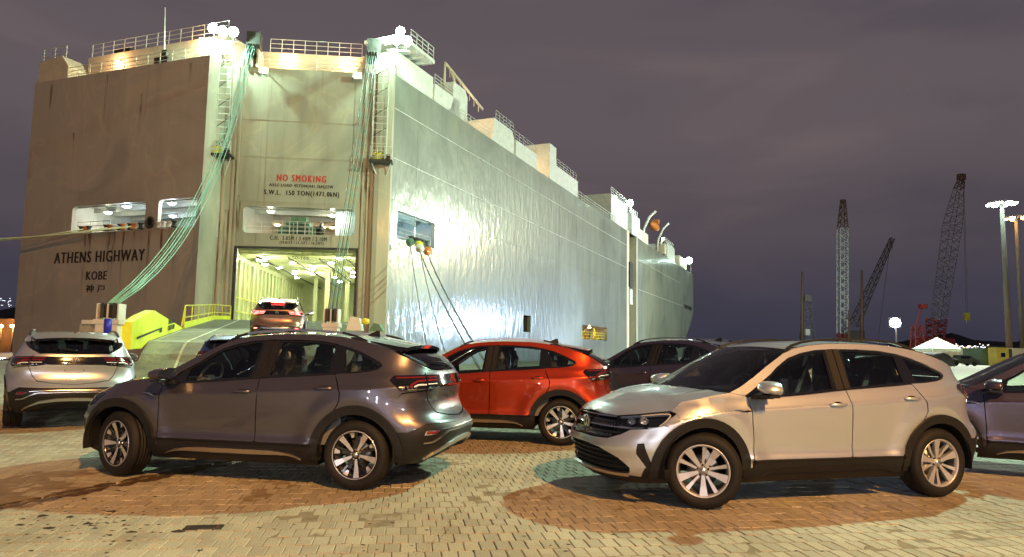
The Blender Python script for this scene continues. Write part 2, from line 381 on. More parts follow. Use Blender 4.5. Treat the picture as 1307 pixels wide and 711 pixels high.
# sand bed under the pavers, rising over the joints where dirt has washed in
rr = random.Random(3)
def vnoise(x, y, s, seed=0):
    x = x*s; y = y*s; xi = np.floor(x).astype(int); yi = np.floor(y).astype(int); fx_ = x-xi; fy_ = y-yi; fx_ = fx_*fx_*(3-2*fx_); fy_ = fy_*fy_*(3-2*fy_)
    def hsh(a, b):
        h = (a*374761393+b*668265263+seed*1274126177) & 0xffffffff; h = ((h ^ (h >> 13))*1274126177) & 0xffffffff; return ((h ^ (h >> 16)) & 0xffff)/65535.
    return (hsh(xi, yi)*(1-fx_)+hsh(xi+1, yi)*fx_)*(1-fy_)+(hsh(xi, yi+1)*(1-fx_)+hsh(xi+1, yi+1)*fx_)*fy_
GR0 = at_z(-12, 649, 0); GR1 = at_z(240, 599.5, 0); GD = (GR1-GR0).normalized(); GN = Vector((-GD.y, GD.x, 0)); GEND = GR1+GD*1.3
def railpos(x, y):
    s = (x-GR0.x)*GD.x+(y-GR0.y)*GD.y; t = (x-GR0.x)*GN.x+(y-GR0.y)*GN.y; return s, t
def sandz(x, y):
    n = vnoise(x, y, .9, 1)*.6+vnoise(x, y, 3.1, 2)*.3+vnoise(x, y, 11, 5)*.1
    lf = np.clip((-x+y*.10-.2)/2.2, 0, 1)*np.clip((y-5.4)/1.2, 0, 1)          # more dirt on the left, by the old rail
    z = -.0125+.0115*np.clip(n-.30, 0, .5)/.5+.007*lf*np.clip(n-.25, 0, .5)/.5
    s, t = railpos(x, y); inr = (np.abs(t) < .075) & (s < 4.6)
    return np.where(inr, -.035+.012*n, z)+gz(x, y)
xs = np.arange(-13, 13.51, .07); ys = np.arange(3.0, YN+.01, .07)
X, Y = np.meshgrid(xs, ys); keep_ = np.abs(X) < Y*.80+.9; Z = sandz(X, Y)
sb = MB(); V = np.stack([X, Y, Z], -1).reshape(-1, 3); m_ = len(xs)
fs = [(i*m_+k, i*m_+k+1, (i+1)*m_+k+1, (i+1)*m_+k) for i in range(len(ys)-1) for k in range(m_-1)]
sb.add(V, fs, M_SAND, True); sbo = sb.build('sand_bed', ground)
tag(sbo, kind='stuff')
# herringbone pavers: the 300 nearest are parts, the others one joined part
A_ = .108
def paver_geo(w, l, jitter, rnd, tilt=(0, 0), dz=0.):
    hx, hy = w/2-.0028, l/2-.0028; c = .005
    j = [(rr.uniform(-jitter, jitter), rr.uniform(-jitter, jitter)) for _ in range(4)]
    o = [(-hx, -hy), (hx, -hy), (hx, hy), (-hx, hy)]
    o = [(a+p, b+q) for (a, b), (p, q) in zip(o, j)]
    i_ = [(a-math.copysign(c, a), b-math.copysign(c, b)) for a, b in o]
    zt = lambda a, b, z: z+a*tilt[0]+b*tilt[1]+dz
    vs = [(a, b, zt(a, b, 0)) for a, b in i_]+[(a, b, zt(a, b, -.0045)) for a, b in o]+[(a, b, -.03) for a, b in o]
    fs = [(0, 1, 2, 3)]+[(4+k, 4+(k+1) % 4, (k+1) % 4, k) for k in range(4)]+[(8+k, 8+(k+1) % 4, 4+(k+1) % 4, 4+k) for k in range(4)]
    return vs, fs
cells = []
for i in range(-150, 151):
    for j in range(8, 75):
        cx, cyy = (i+(.5 if j % 2 else 0))*A_, j*2*A_
        x = cx*ca-cyy*sa; y = cx*sa+cyy*ca
        if y < 3.05 or y > YN-.02 or abs(x) > y*.80+.8 or abs(x) > 12.8: continue
        s, t = railpos(x, y)
        if abs(t) < .14 and s < 4.7: continue
        cells.append((x, y, False))
vis = [c for c in cells if abs(c[0]) < c[1]*.735 and c[1] > 4.45]
vis.sort(key=lambda c: c[1]); near = set(vis[:300])
variants = []
for k in range(14):
    rnd = k/13.; vs, fs = paver_geo(2*A_, A_, .0015, rnd, (rr.uniform(-.02, .02), rr.uniform(-.02, .02)), rr.uniform(-.002, .002))
    me = bpy.data.meshes.new('paver'); me.from_pydata(vs, [], fs); me.materials.append(M_PAV)
    a = me.attributes.new('rnd', 'FLOAT', 'POINT'); a.data.foreach_set('value', [rnd]*len(vs)); variants.append(me)
for c in vis[:300]:
    o = bpy.data.objects.new('paver', rr.choice(variants)); COL.objects.link(o); o.parent = ground; o.location = (c[0], c[1], 0); o.rotation_euler = (0, 0, R(8.4)+(0 if c[2] else R(90)))
bv = []; bf = []; ba = []
for c in cells:
    if c in near: continue
    rnd = rr.random(); w, l = (2*A_, A_) if c[2] else (A_, 2*A_)
    vs, fs = paver_geo(w, l, .0015, rnd, (rr.uniform(-.02, .02), rr.uniform(-.02, .02)), rr.gauss(0, .0013)); z0 = float(gz(c[0], c[1]))
    sl = (float(gz(c[0], c[1]+.05))-float(gz(c[0], c[1]-.05)))/.1
    b = len(bv)
    for (a_, b_, z_) in vs:
        X_ = a_*ca-b_*sa; Y_ = a_*sa+b_*ca; bv.append((c[0]+X_, c[1]+Y_, z_+z0+sl*Y_))
    bf += [tuple(b+q for q in f) for f in fs]; ba += [rnd]*len(vs)
me = bpy.data.meshes.new('pavers'); me.from_pydata(bv, [], bf); me.materials.append(M_PAV); a = me.attributes.new('rnd', 'FLOAT', 'POINT'); a.data.foreach_set('value', ba)
po = link('paver_field', me, ground); tag(po, kind='stuff')
# old crane rail in its groove, dry grass along it
rl_ = MB()
for t0, t1, z0 in ((-.135, -.075, -.003), (.075, .135, -.003), (-.03, .03, -.012)):
    pts = [GR0-GD*2+GN*t0, GR0-GD*2+GN*t1, GEND+GN*t1, GEND+GN*t0]
    rl_.add([(p.x, p.y, z0) for p in pts]+[(p.x, p.y, -.06) for p in pts], [(0, 1, 2, 3), (0, 4, 5, 1), (1, 5, 6, 2), (2, 6, 7, 3), (3, 7, 4, 0)], M_RAIL)
ro = rl_.build('crane_rail', ground, recalc=True)
gr_ = MB(); rg_ = random.Random(11)
for k in range(900):
    s = rg_.uniform(-1, 4.9)+0; 
    if rg_.random() > vnoise(np.array(s), np.array(0.), 1.6, 9)*1.5: continue
    t = rg_.gauss(0, .045); p = GR0+GD*s+GN*t; h_ = rg_.uniform(.012, .05); a = rg_.uniform(0, 6.28); l = rg_.uniform(.01, .04)
    gr_.add([(p.x-.002, p.y, -.02), (p.x+.002, p.y, -.02), (p.x+math.cos(a)*l, p.y+math.sin(a)*l, -.015+h_)], [(0, 1, 2)], M_GRASS)
# weeds along the sunken joint in the middle
c0, c1 = at_z(520, 712, 0), at_z(640, 616, 0)
for k in range(340):
    s = rg_.random(); p = c0.lerp(c1, s)+Vector((rg_.gauss(0, .03)+.05*math.sin(s*9), rg_.gauss(0, .03), 0)); a = rg_.uniform(0, 6.28); l = rg_.uniform(.006, .02)
    gr_.add([(p.x-.0025, p.y, -.012), (p.x+.0025, p.y, -.012), (p.x+math.cos(a)*l, p.y+math.sin(a)*l, rg_.uniform(.002, .016))], [(0, 1, 2)], M_GRASS)
tag(gr_.build('dry_grass'), 'dry grass tufts growing in the old rail groove and joints', 'grass', kind='stuff')
# steel cover plate
pc = at_z(260, 674, 0); M_PLATE = mat('dark_steel_plate', (.06, .055, .05), .5, .5, var=(9, .4), bump=(70, .6, .003))
pl_ = MB(); pl_.box((0, 0, .004), (.265, .11, .012), M_PLATE); pl_.box((-.10, 0, .0115), (.016, .05, .004), M_RAIL); pl_.box((.10, 0, .0115), (.016, .05, .004), M_RAIL)
tag(pl_.build('cover_plate', None, (pc.x, pc.y, 0), (0, 0, R(10))), 'small dark steel cover plate set in the pavers near the lower left', 'cover plate')
# crumbs of asphalt and dirt lying on the pavers
db = MB(); rd = random.Random(21)
M_CRUMB = mat('black_crumbs', (.03, .028, .025), .9)
for k in range(260):
    if k < 150: u, v = rd.gauss(110, 70), rd.gauss(662, 22)
    else: u, v = rd.uniform(0, 1300), rd.uniform(600, 705)
    if v < 600 or (235 < u < 285 and 662 < v < 686): continue
    p = at_z(u, v, 0); s_ = rd.uniform(.005, .016) if k > 12 else rd.uniform(.02, .035); n = 6; a0 = rd.uniform(0, 6)
    q = [(p.x+s_*rd.uniform(.6, 1.3)*math.cos(a0+2*math.pi*i/n)*1.4, p.y+s_*rd.uniform(.6, 1.3)*math.sin(a0+2*math.pi*i/n)*.8, .001) for i in range(n)]
    db.add(q+[(p.x, p.y, s_*.35)], [(i, (i+1) % n, n) for i in range(n)], M_CRUMB)
tag(db.build('ground_litter'), 'dark crumbs and clods scattered over the pavers', 'litter', kind='stuff')
# water
M_WATER = mat('harbour_water', (.012, .018, .022), .12, 0, spec=.6, bump=(1.6, .35, .12))
w_ = MB(); w_.add([(-2500, -200, -2.2), (2500, -200, -2.2), (2500, 4200, -2.2), (-2500, 4200, -2.2)], [(0, 1, 2, 3)], M_WATER); tag(w_.build('harbour_water'), kind='structure')
q_ = MB(); M_QW = mat('quay_wall_concrete', (.22, .20, .18), .85, var=(.8, .3))
edge = [(140, 60), (190, 175), (60, 190), (25, 150), (-4.0, 55.5), (-20, 46.0), (-40.5, 52.5), (-60, 60)]
for a, b in zip(edge[:-1], edge[1:]): q_.add([(a[0], a[1], .085), (b[0], b[1], .085), (b[0], b[1], -3), (a[0], a[1], -3)], [(0, 1, 2, 3)], M_QW)
q_.build('quay_wall', ground)
# ================================================================== THE CAR CARRIER
A = Vector((-25.17, 55.88, 0)); E_ = Vector((-44.30, 62.95, 0)); A2 = Vector((-24.58, 58.11, 0)); B2 = Vector((-12.03, 59.35, 0)); B = Vector((-10.47, 59.46, 0))
aT, aQ, aS = R(-20.28), R(5.65), R(67.04)
dT = Vector((math.cos(aT), math.sin(aT), 0)); nT = Vector((dT.y, -dT.x, 0))
dQ = Vector((math.cos(aQ), math.sin(aQ), 0)); nQ = Vector((dQ.y, -dQ.x, 0))
dS = Vector((math.cos(aS), math.sin(aS), 0)); nS = Vector((dS.y, -dS.x, 0))
TOP = 25.0
def on(o, d, n, t, z, k=0.): return o+d*t+n*k+Vector((0, 0, z))
oT = lambda t, z, k=0.: on(E_, dT, nT, t, z, k)
oQ = lambda t, z, k=0.: on(A2, dQ, nQ, t, z, k)
oS = lambda t, z, k=0.: on(B, dS, nS, t, z, k)
def mat_hull(name, base, rough, streaks, gloss, dents=1.0, rustamt=1.0, axis='Z'):
    m = bpy.data.materials.new(name); m.use_nodes = True; t = m.node_tree; b = t.nodes['Principled BSDF']; L = t.links.new
    geo = nd(t, 'ShaderNodeNewGeometry')
    mp = nd(t, 'ShaderNodeMapping'); mp.inputs['Scale'].default_value = (1, 1, .12); L(geo.outputs['Position'], mp.inputs[0])
    n1 = nd(t, 'ShaderNodeTexNoise'); n1.inputs['Scale'].default_value = .55; n1.inputs['Detail'].default_value = 8; n1.inputs['Roughness'].default_value = .62; L(mp.outputs[0], n1.inputs['Vector'])
    n2 = nd(t, 'ShaderNodeTexNoise'); n2.inputs['Scale'].default_value = .11; n2.inputs['Detail'].default_value = 6; n2.inputs['Distortion'].default_value = .8; L(geo.outputs['Position'], n2.inputs['Vector'])
    c1 = ramp(t, n1.outputs['Fac'], [(.3, tuple(c*(1-.22*streaks) for c in base)), (.5, base), (.72, tuple(min(1, c*(1+.22*streaks)) for c in base))])
    c2 = ramp(t, n2.outputs['Fac'], [(.36, (.80, .80, .78)), (.50, (1, 1, 1)), (.515, (1.12, 1.10, 1.04)), (.53, (1, 1, 1)), (.68, (1.1, 1.06, .98))])
    mx = nd(t, 'ShaderNodeMix', data_type='RGBA', blend_type='MULTIPLY'); mx.inputs[0].default_value = 1; L(c1.outputs[0], mx.inputs[6]); L(c2.outputs[0], mx.inputs[7])
    mp3 = nd(t, 'ShaderNodeMapping'); mp3.inputs['Scale'].default_value = (1.6, 1.6, .05); L(geo.outputs['Position'], mp3.inputs[0])
    n3 = nd(t, 'ShaderNodeTexNoise'); n3.inputs['Scale'].default_value = 1.3; n3.inputs['Detail'].default_value = 5; L(mp3.outputs[0], n3.inputs['Vector'])
    f3 = ramp(t, n3.outputs['Fac'], [(.62, (0, 0, 0)), (.80, (.55*rustamt,)*3)])
    mx3 = nd(t, 'ShaderNodeMix', data_type='RGBA'); L(f3.outputs[0], mx3.inputs[0]); L(mx.outputs[2], mx3.inputs[6]); mx3.inputs[7].default_value = (.20, .085, .03, 1)
    L(mx3.outputs[2], b.inputs['Base Color']); b.inputs['Roughness'].default_value = rough; b.inputs['Coat Weight'].default_value = gloss; b.inputs['Coat Roughness'].default_value = .16
    # buckled plating between the frames
    mp4 = nd(t, 'ShaderNodeMapping'); mp4.inputs['Scale'].default_value = (1, 1, .42); L(geo.outputs['Position'], mp4.inputs[0])
    n4 = nd(t, 'ShaderNodeTexNoise'); n4.inputs['Scale'].default_value = 1.25; n4.inputs['Detail'].default_value = 3; n4.inputs['Roughness'].default_value = .5; L(mp4.outputs[0], n4.inputs['Vector'])
    n5 = nd(t, 'ShaderNodeTexNoise'); n5.inputs['Scale'].default_value = 4.5; n5.inputs['Detail'].default_value = 3; L(mp4.outputs[0], n5.inputs['Vector'])
    ad = nd(t, 'ShaderNodeMath', operation='MULTIPLY_ADD'); ad.inputs[1].default_value = .12; L(n5.outputs['Fac'], ad.inputs[0]); L(n4.outputs['Fac'], ad.inputs[2])
    bp_ = nd(t, 'ShaderNodeBump'); bp_.inputs['Strength'].default_value = 1.0; bp_.inputs['Distance'].default_value = .065*dents; L(ad.outputs[0], bp_.inputs['Height']); L(bp_.outputs[0], b.inputs['Normal']); L(bp_.outputs[0], b.inputs['Coat Normal'])
    return m
M_HS = mat_hull('hull_side_paint', (.215, .235, .195), .46, 1.0, .85, 1.0, .35)
M_HT = mat_hull('hull_stern_paint', (.44, .385, .335), .6, .55, .12, .25, .6)
M_HQ = mat_hull('stern_door_paint', (.43, .41, .33), .6, .8, .10, .25, 1.0)
M_DECK = mat('deck_house_cream', (.62, .54, .42), .6, var=(1.2, .12))
M_WHT = mat('ship_white_steel', (.66, .66, .62), .5, var=(1.5, .14))
M_RAILW = mat('white_handrail', (.62, .62, .58), .5)
M_GRN = mat('green_mooring_rope', (.22, .46, .36), .8, bump=(40, .8, .01))
M_ROPE = mat('pale_mooring_rope', (.80, .84, .50), .85)
M_WIRE = mat('steel_wire', (.16, .17, .16), .5, .5)
M_YEL = mat('fluorescent_yellow_paint', (.78, .84, .02), .45, var=(3, .10))
M_YEL2 = mat('yellow_rail_paint', (.70, .66, .05), .5, var=(3, .15))
M_INK = mat('black_lettering_paint', (.02, .02, .02), .7)
M_INKR = mat('red_lettering_paint', (.52, .05, .03), .7)
M_BLUEP = mat('blue_plastic', (.02, .03, .55), .45)
M_ORNG = mat('orange_paint', (.60, .20, .05), .5, var=(4, .3))
M_DARK = mat('dark_machinery', (.05, .05, .045), .6, .3, var=(2, .5))
M_GREENM = mat('green_machinery_paint', (.10, .22, .15), .55, var=(3, .3))
M_INT = mat('car_deck_white', (.60, .64, .32), .6, var=(.9, .12))
M_INTW = mat('mooring_deck_white', (.50, .50, .46), .6, var=(1.1, .15))
M_FLOOR = mat('car_deck_floor', (.20, .22, .13), .5, var=(1.3, .3))
M_RAMP = mat('ramp_deck_steel', (.20, .215, .15), .72, .15, var=(1.4, .42), bump=(9, .8, .02))
M_LITW = mat('lit_lamp_white', (1, 1, 1), .5, emit=(.92, 1.0, .88), estr=60)
M_LITG = mat('lit_lamp_greenish', (1, 1, 1), .5, emit=(.72, 1.0, .86), estr=60)
M_LITO = mat('lit_lamp_warm', (1, 1, 1), .5, emit=(1.0, .60, .28), estr=26)
M_LITB = mat('lit_lamp_blue', (1, 1, 1), .5, emit=(.55, .72, 1.0), estr=60)
ship = empty('car_carrier_ship', (B.x, B.y, 0)); tag(ship, 'huge car carrier ship moored at the quay with its stern ramp down', 'ship')
def sbuild(mb, name, parent=None, **k):
    mb.v = [(x-B.x, y-B.y, z) for x, y, z in mb.v]; return mb.build(name, parent or ship, **k)
def plane_lift(o, n_):
    def f(a, b):
        P_ = np.array([tuple(o(float(s), float(z))) for s, z in zip(a, b)]); return P_, np.tile(np.array(tuple(n_)), (len(P_), 1))
    return f
def rrect(x0, x1, z0, z1, r=.3, n=4):
    out = []
    for cx, cz, a0 in ((x1-r, z1-r, 0), (x0+r, z1-r, 90), (x0+r, z0+r, 180), (x1-r, z0+r, 270)):
        out += [(cx+r*math.cos(R(a0+90*k/n)), cz+r*math.sin(R(a0+90*k/n))) for k in range(n+1)]
    return out
# transom with its two mooring openings
OT = [rrect(6.1, 14.55, 10.68, 13.08, .35), rrect(15.95, 20.0, 10.70, 13.13, .35)]
mb = MB(); cdt_sheet(mb, [(0, 25.0), (20.39, 25.0), (20.39, -2.2), (0, -2.2)], OT, plane_lift(oT, nT), M_HT, 2.5, 1.5, lip=.35, smooth=False); sbuild(mb, 'transom_plating')
# stern door wall, columns and side wall of the recess
OD = [[(1.65, 9.30), (11.35, 9.42), (11.35, 3.1), (1.65, 3.1)], rrect(1.95, 11.2, 10.66, 12.95, .35)]
mb = MB(); cdt_sheet(mb, [(0, 25.0), (12.62, 25.0), (12.62, -2.2), (0, -2.2)], OD, plane_lift(oQ, nQ), M_HQ, 2.5, 1.5, lip=.35, smooth=False); sbuild(mb, 'stern_wall')
mb = MB(); mb.sheet([[tuple(A+Vector((0, 0, z))), tuple(A2+Vector((0, 0, z)))] for z in (25.0, 12, -2.2)], M_HQ, False); sbuild(mb, 'recess_wall')
mb = MB()
cs = [B2+nQ*0, B2+nQ*.55+dQ*.12, B2+nQ*.62+dQ*.5, B+nQ*.45-dQ*.10, B+nQ*.12+dQ*.0, B]
mb.sheet([[tuple(p+Vector((0, 0, z))) for p in cs] for z in (25.0, 18, 10, -2.2)], M_HQ, False); sbuild(mb, 'corner_column')
# vertical guides and seams on the stern
for t_, w_, k_ in ((.28, .10, .14), (.95, .07, .10), (1.30, .07, .10), (11.75, .08, .12), (12.15, .06, .10), (12.45, .10, .16)):
    g_ = MB(); a_, b_ = oQ(t_-w_, 2.7, 0), oQ(t_+w_, 2.7, 0)
    g_.prism([(t_-w_, 2.8), (t_+w_, 2.8), (t_+w_, 24.9), (t_-w_, 24.9)], lambda a, b, o: tuple(oQ(a, b, o)), .002, k_, M_HQ); sbuild(g_, 'guide_rail', recalc=True)
g_ = MB()
for z_ in (17.2, 13.35, 20.4): g_.prism([(1.4, z_), (11.6, z_), (11.6, z_+.03), (1.4, z_+.03)], lambda a, b, o: tuple(oQ(a, b, o)), .001, .025, M_HQ)
sbuild(g_, 'weld_seam', recalc=True)
# door frame
g_ = MB()
for q in ([(1.40, 3.1), (1.65, 3.1), (1.65, 9.30), (1.40, 9.30)], [(11.35, 3.1), (11.55, 3.1), (11.55, 9.42), (11.35, 9.42)], [(1.40, 9.302), (11.55, 9.425), (11.55, 9.62), (1.40, 9.50)]):
    g_.prism(q, lambda a, b, o: tuple(oQ(a, b, o)), .002, .12, M_DARK)
df = sbuild(g_, 'door_frame', recalc=True)
for k in range(11):
    g_ = MB(); g_.prism([(1.9+.86*k, 9.02), (2.45+.86*k, 9.03), (2.45+.86*k, 9.18), (1.9+.86*k, 9.17)], lambda a, b, o: tuple(oQ(a, b, o)), -.25, -.12, M_INT); o = g_.mesh('frame_bracket'); sbuild(g_, 'frame_bracket', df, recalc=True)
# starboard side
OS = [rrect(1.05, 7.75, 10.72, 13.2, .2, 2), [(30.7, 3.5), (33.2, 3.5), (33.2, 5.6), (30.7, 5.6)], rrect(55.3, 70.1, 3.1, 5.35, .3, 2)]
hull = [(0, 25.0), (84.5, 25.0), (84.5, -2.2), (0, -2.2)]
mb = MB(); cdt_sheet(mb, hull, OS, plane_lift(oS, nS), M_HS, 4, 3, lip=.45, smooth=False); sbuild(mb, 'side_plating')
mb = MB(); mb.prism([(84.5, -2.2), (86.5, -2.2), (86.5, 25.2), (84.5, 25.2)], lambda a, b, o: tuple(oS(a, b, o)), -2, .0, M_DECK); mb.prism([(86.5, -2.2), (92.2, -2.2), (92.2, 24.9), (86.5, 24.9)], lambda a, b, o: tuple(oS(a, b, o)), -2, -1.4, M_HQ); mb.prism([(92.2, -2.2), (93.6, -2.2), (93.6, 25.2), (92.2, 25.2)], lambda a, b, o: tuple(oS(a, b, o)), -2, .12, M_HQ); sbuild(mb, 'side_ramp_recess', recalc=True)
mb = MB(); mb.prism([(86.0, 14), (88.5, 14), (88.5, 19), (86.0, 19)], lambda a, b, o: tuple(oS(a, b, o)), -.5, .3, M_DARK); mb.prism([(86.2, 10.6), (88.4, 10.6), (88.4, 13.6), (86.2, 13.6)], lambda a, b, o: tuple(oS(a, b, o)), -.5, .25, M_WHT); sbuild(mb, 'side_ramp_winch', recalc=True)
bow = [(93.6, 24.9), (163, 25.2), (170.2, 25.3), (169.8, 13.2), (163, 9.2), (155.5, 5.7), (149, 1.0), (146, -2.2), (93.6, -2.2)]
mb = MB(); cdt_sheet(mb, bow, [], plane_lift(oS, nS), M_HS, 5, 4, smooth=False); sbuild(mb, 'bow_plating')
mb = MB()
for p in ([(170.2, 25.3), (169.8, 13.2), (155.5, 5.7), (146, -2.2)],):
    for k0, k1, dx in ((0, -8, 3), (-8, -15, 1)):
        mb.sheet([[tuple(oS(t_+(0 if k0 == 0 else 3), z_, k0)) for t_, z_ in p], [tuple(oS(t_+(3 if k0 == 0 else 4), z_, k1)) for t_, z_ in p]], M_HS, False)
sbuild(mb, 'bow_stem')
for z_, t1 in ((22.0, 84), (17.6, 84), (13.9, 84), (20.3, 146), (14.2, 160)):
    g_ = MB(); t0 = .1 if t1 == 84 else 94; g_.prism([(t0, z_), (t1, z_), (t1, z_+.05), (t0, z_+.05)], lambda a, b, o: tuple(oS(a, b, o)), .001, .03, M_WHT if z_ > 14 else M_HS); sbuild(g_, 'weld_seam', recalc=True)
g_ = MB()
for t_ in range(4, 84, 8): g_.prism([(t_, -2), (t_+.05, -2), (t_+.05, 24.9), (t_, 24.9)], lambda a, b, o: tuple(oS(a, b, o)), .001, .012, M_HS)
o = sbuild(g_, 'plate_joint', recalc=True); o['kind'] = 'stuff'
# decks closing the top
mb = MB(); mb.add([tuple(p+Vector((0, 0, 24.95))) for p in (E_, A, A2, B2, B, oS(165, 0), oS(166, 0, -22), E_+dS*130)], [tuple(range(8))], M_FLOOR); sbuild(mb, 'weather_deck')
mb = MB(); pp = [E_+dS*k for k in (0, 60, 130)]; mb.sheet([[tuple(p+Vector((0, 0, z))) for p in pp] for z in (25, -2.2)], M_HT, False); sbuild(mb, 'port_plating')
# ---------------- rooms seen through the openings
def room(o, d, n_, t0, t1, z0, z1, depth, walls, floor_, name, lamps, warm=False, strength=None, beams=0, lw=None):
    mb = MB(); P_ = lambda t, z, k: tuple(o(t, z, -k))
    q = [(t0, z0), (t1, z0), (t1, z1), (t0, z1)]
    F_ = [P_(t, z, .36) for t, z in q]; K_ = [P_(t, z, depth) for t, z in q]
    mb.add(F_+K_, [(4, 5, 6, 7)], walls); mb.add(F_+K_, [(0, 4, 7, 3), (1, 2, 6, 5), (3, 7, 6, 2)], walls); mb.add(F_+K_, [(0, 1, 5, 4)], floor_)
    r_ = sbuild(mb, name)
    for k in range(beams):
        b_ = MB(); kk = .8+(depth-1)*k/beams; 
        b_.prism([(t0, z1-.38), (t1, z1-.38), (t1, z1), (t0, z1)], lambda a, b, off: tuple(o(a, b, -kk-off)), 0, .16, walls); sbuild(b_, 'deck_beam', r_, recalc=True)
    for (t, kk, e, ml) in lamps:
        l_ = MB(); c = o(t, z1-.46, -kk); l_.box(c, (.62, .62, .10), M_WHT, rz=math.atan2(d.y, d.x)); l_.lathe([(0, -.19), (.18, -.17), (.27, -.10), (.27, -.052)], ml, 12, axis='Z', c=tuple(c)); sbuild(l_, 'ceiling_lamp', r_)
        if e:
            light('deck_lamp', 'POINT', tuple(c-Vector((0, 0, .35))), e, (1.0, 1.0, .74) if ml is M_LITW else ((1, .62, .32) if ml is M_LITO else (.75, .9, 1.0)), .2)
    return r_
car_deck = room(oQ, dQ, nQ, .6, 12.4, 2.95, 9.6, 34, M_INT, M_FLOOR, 'car_deck', [(3.0, 4, 700, M_LITW), (9.6, 3, 480, M_LITW), (6.2, 10, 700, M_LITW), (2.4, 12, 0, M_LITW), (10.8, 12, 0, M_LITW), (8.3, 6.5, 0, M_LITW), (4.6, 7.5, 0, M_LITW), (2.0, 6, 0, M_LITW), (9.4, 14.5, 0, M_LITW), (6.6, 20.5, 0, M_LITW), (4.8, 17, 700, M_LITW), (8.8, 19, 0, M_LITW), (2.2, 22, 0, M_LITW), (11.0, 23, 700, M_LITW), (6.4, 26, 0, M_LITW), (8.3, 6.5, 0, M_LITW), (1.6, 9.5, 0, M_LITW), (11.4, 7.5, 0, M_LITW), (3.4, 15, 0, M_LITW), (5.4, 13, 0, M_LITW), (9.3, 11, 0, M_LITW), (2.6, 18, 0, M_LITW)], beams=18)
for (t, k) in ((6.9, 14), (8.0, 21), (3.8, 25), (10.4, 16)):
    c_ = MB(); c_.box(oQ(t, 6.2, -k), (.45, .45, 6.4), M_INT, rz=aQ); sbuild(c_, 'pillar', car_deck)
g_ = MB()
for k in range(22): g_.prism([(11.95, 3), (12.05, 3), (12.05, 8.8), (11.95, 8.8)], lambda a, b, o: tuple(oQ(a, b, -1.2-k*1.5-o*1)), 0, .25, M_INT)
for k in range(22): g_.prism([(.62, 3), (.80, 3), (.80, 8.8), (.62, 8.8)], lambda a, b, o: tuple(oQ(a, b, -1.2-k*1.5-o*1)), 0, .22, M_INT)
for t_ in (3.0, 5.6, 8.2, 10.6): g_.bar(oQ(t_, 8.75, -1), oQ(t_, 8.75, -33), .07, M_DARK, 5)
for z_ in (4.2, 5.4): g_.bar(oQ(.95, z_, -1), oQ(.95, z_, -33), .05, M_YEL2, 5)
o = sbuild(g_, 'wall_frames', car_deck, recalc=True)
o['kind'] = 'stuff'
mid = room(oQ, dQ, nQ, .8, 12.2, 10.1, 13.35, 13, M_INTW, M_FLOOR, 'upper_mooring_deck', [(3.8, 1.6, 110, M_LITW), (8.9, 2.4, 190, M_LITW), (5.2, 9, 0, M_LITO), (6.1, 9, 0, M_LITO), (7.0, 9, 60, M_LITO), (7.9, 9, 0, M_LITO), (2.2, 8, 70, M_LITO), (2.8, 8.5, 0, M_LITO)], beams=4)
rl_deck = room(oT, dT, nT, 5.2, 20.2, 10.2, 13.5, 9, M_INTW, M_FLOOR, 'stern_mooring_deck', [(7.3, 2.5, 110, M_LITW), (11.4, .9, 170, M_LITB), (11.8, 5.5, 140, M_LITB), (16.4, .9, 100, M_LITB), (18.8, 2.0, 200, M_LITW)], beams=4)
sd_deck = room(oS, dS, nS, .4, 8.6, 10.2, 13.6, 6, mat('pale_blue_bulkhead', (.50, .62, .66), .6, var=(1, .15)), M_FLOOR, 'side_mooring_deck', [(4.5, 3, 200, M_LITB)], beams=3)
r2 = room(oS, dS, nS, 30.2, 33.8, 3.0, 6.0, 3, M_DARK, M_DARK, 'side_hatch_room', [], beams=0)
r3 = room(oS, dS, nS, 54.5, 71, 2.7, 5.8, 4, M_INTW, M_FLOOR, 'side_gallery', [(58, 2, 180, M_LITO), (66, 2, 180, M_LITO)], beams=0)
g_ = MB(); rg3 = random.Random(5)
for k in range(26):
    t = rg3.uniform(55.5, 70); g_.bar(oS(t, 3.0, -rg3.uniform(.5, 2)), oS(t+rg3.uniform(-1, 1), rg3.uniform(3.6, 5.2), -rg3.uniform(.5, 2)), .09, rg3.choice([M_YEL2, M_YEL2, M_ORNG, M_WHT, M_DARK]), 5)
for z in (3.4, 3.9, 4.3): g_.bar(oS(55.3, z, -.3), oS(70, z, -.3), .05, M_YEL2, 5)
sbuild(g_, 'gallery_pipes', r3)
g_ = MB()
for k in range(6): g_.bar(oS(30.8+.45*k, 3.5, -.5), oS(30.8+.45*k, 5.6, -.5), .05, M_RAIL, 5)
sbuild(g_, 'hatch_grating', r2)
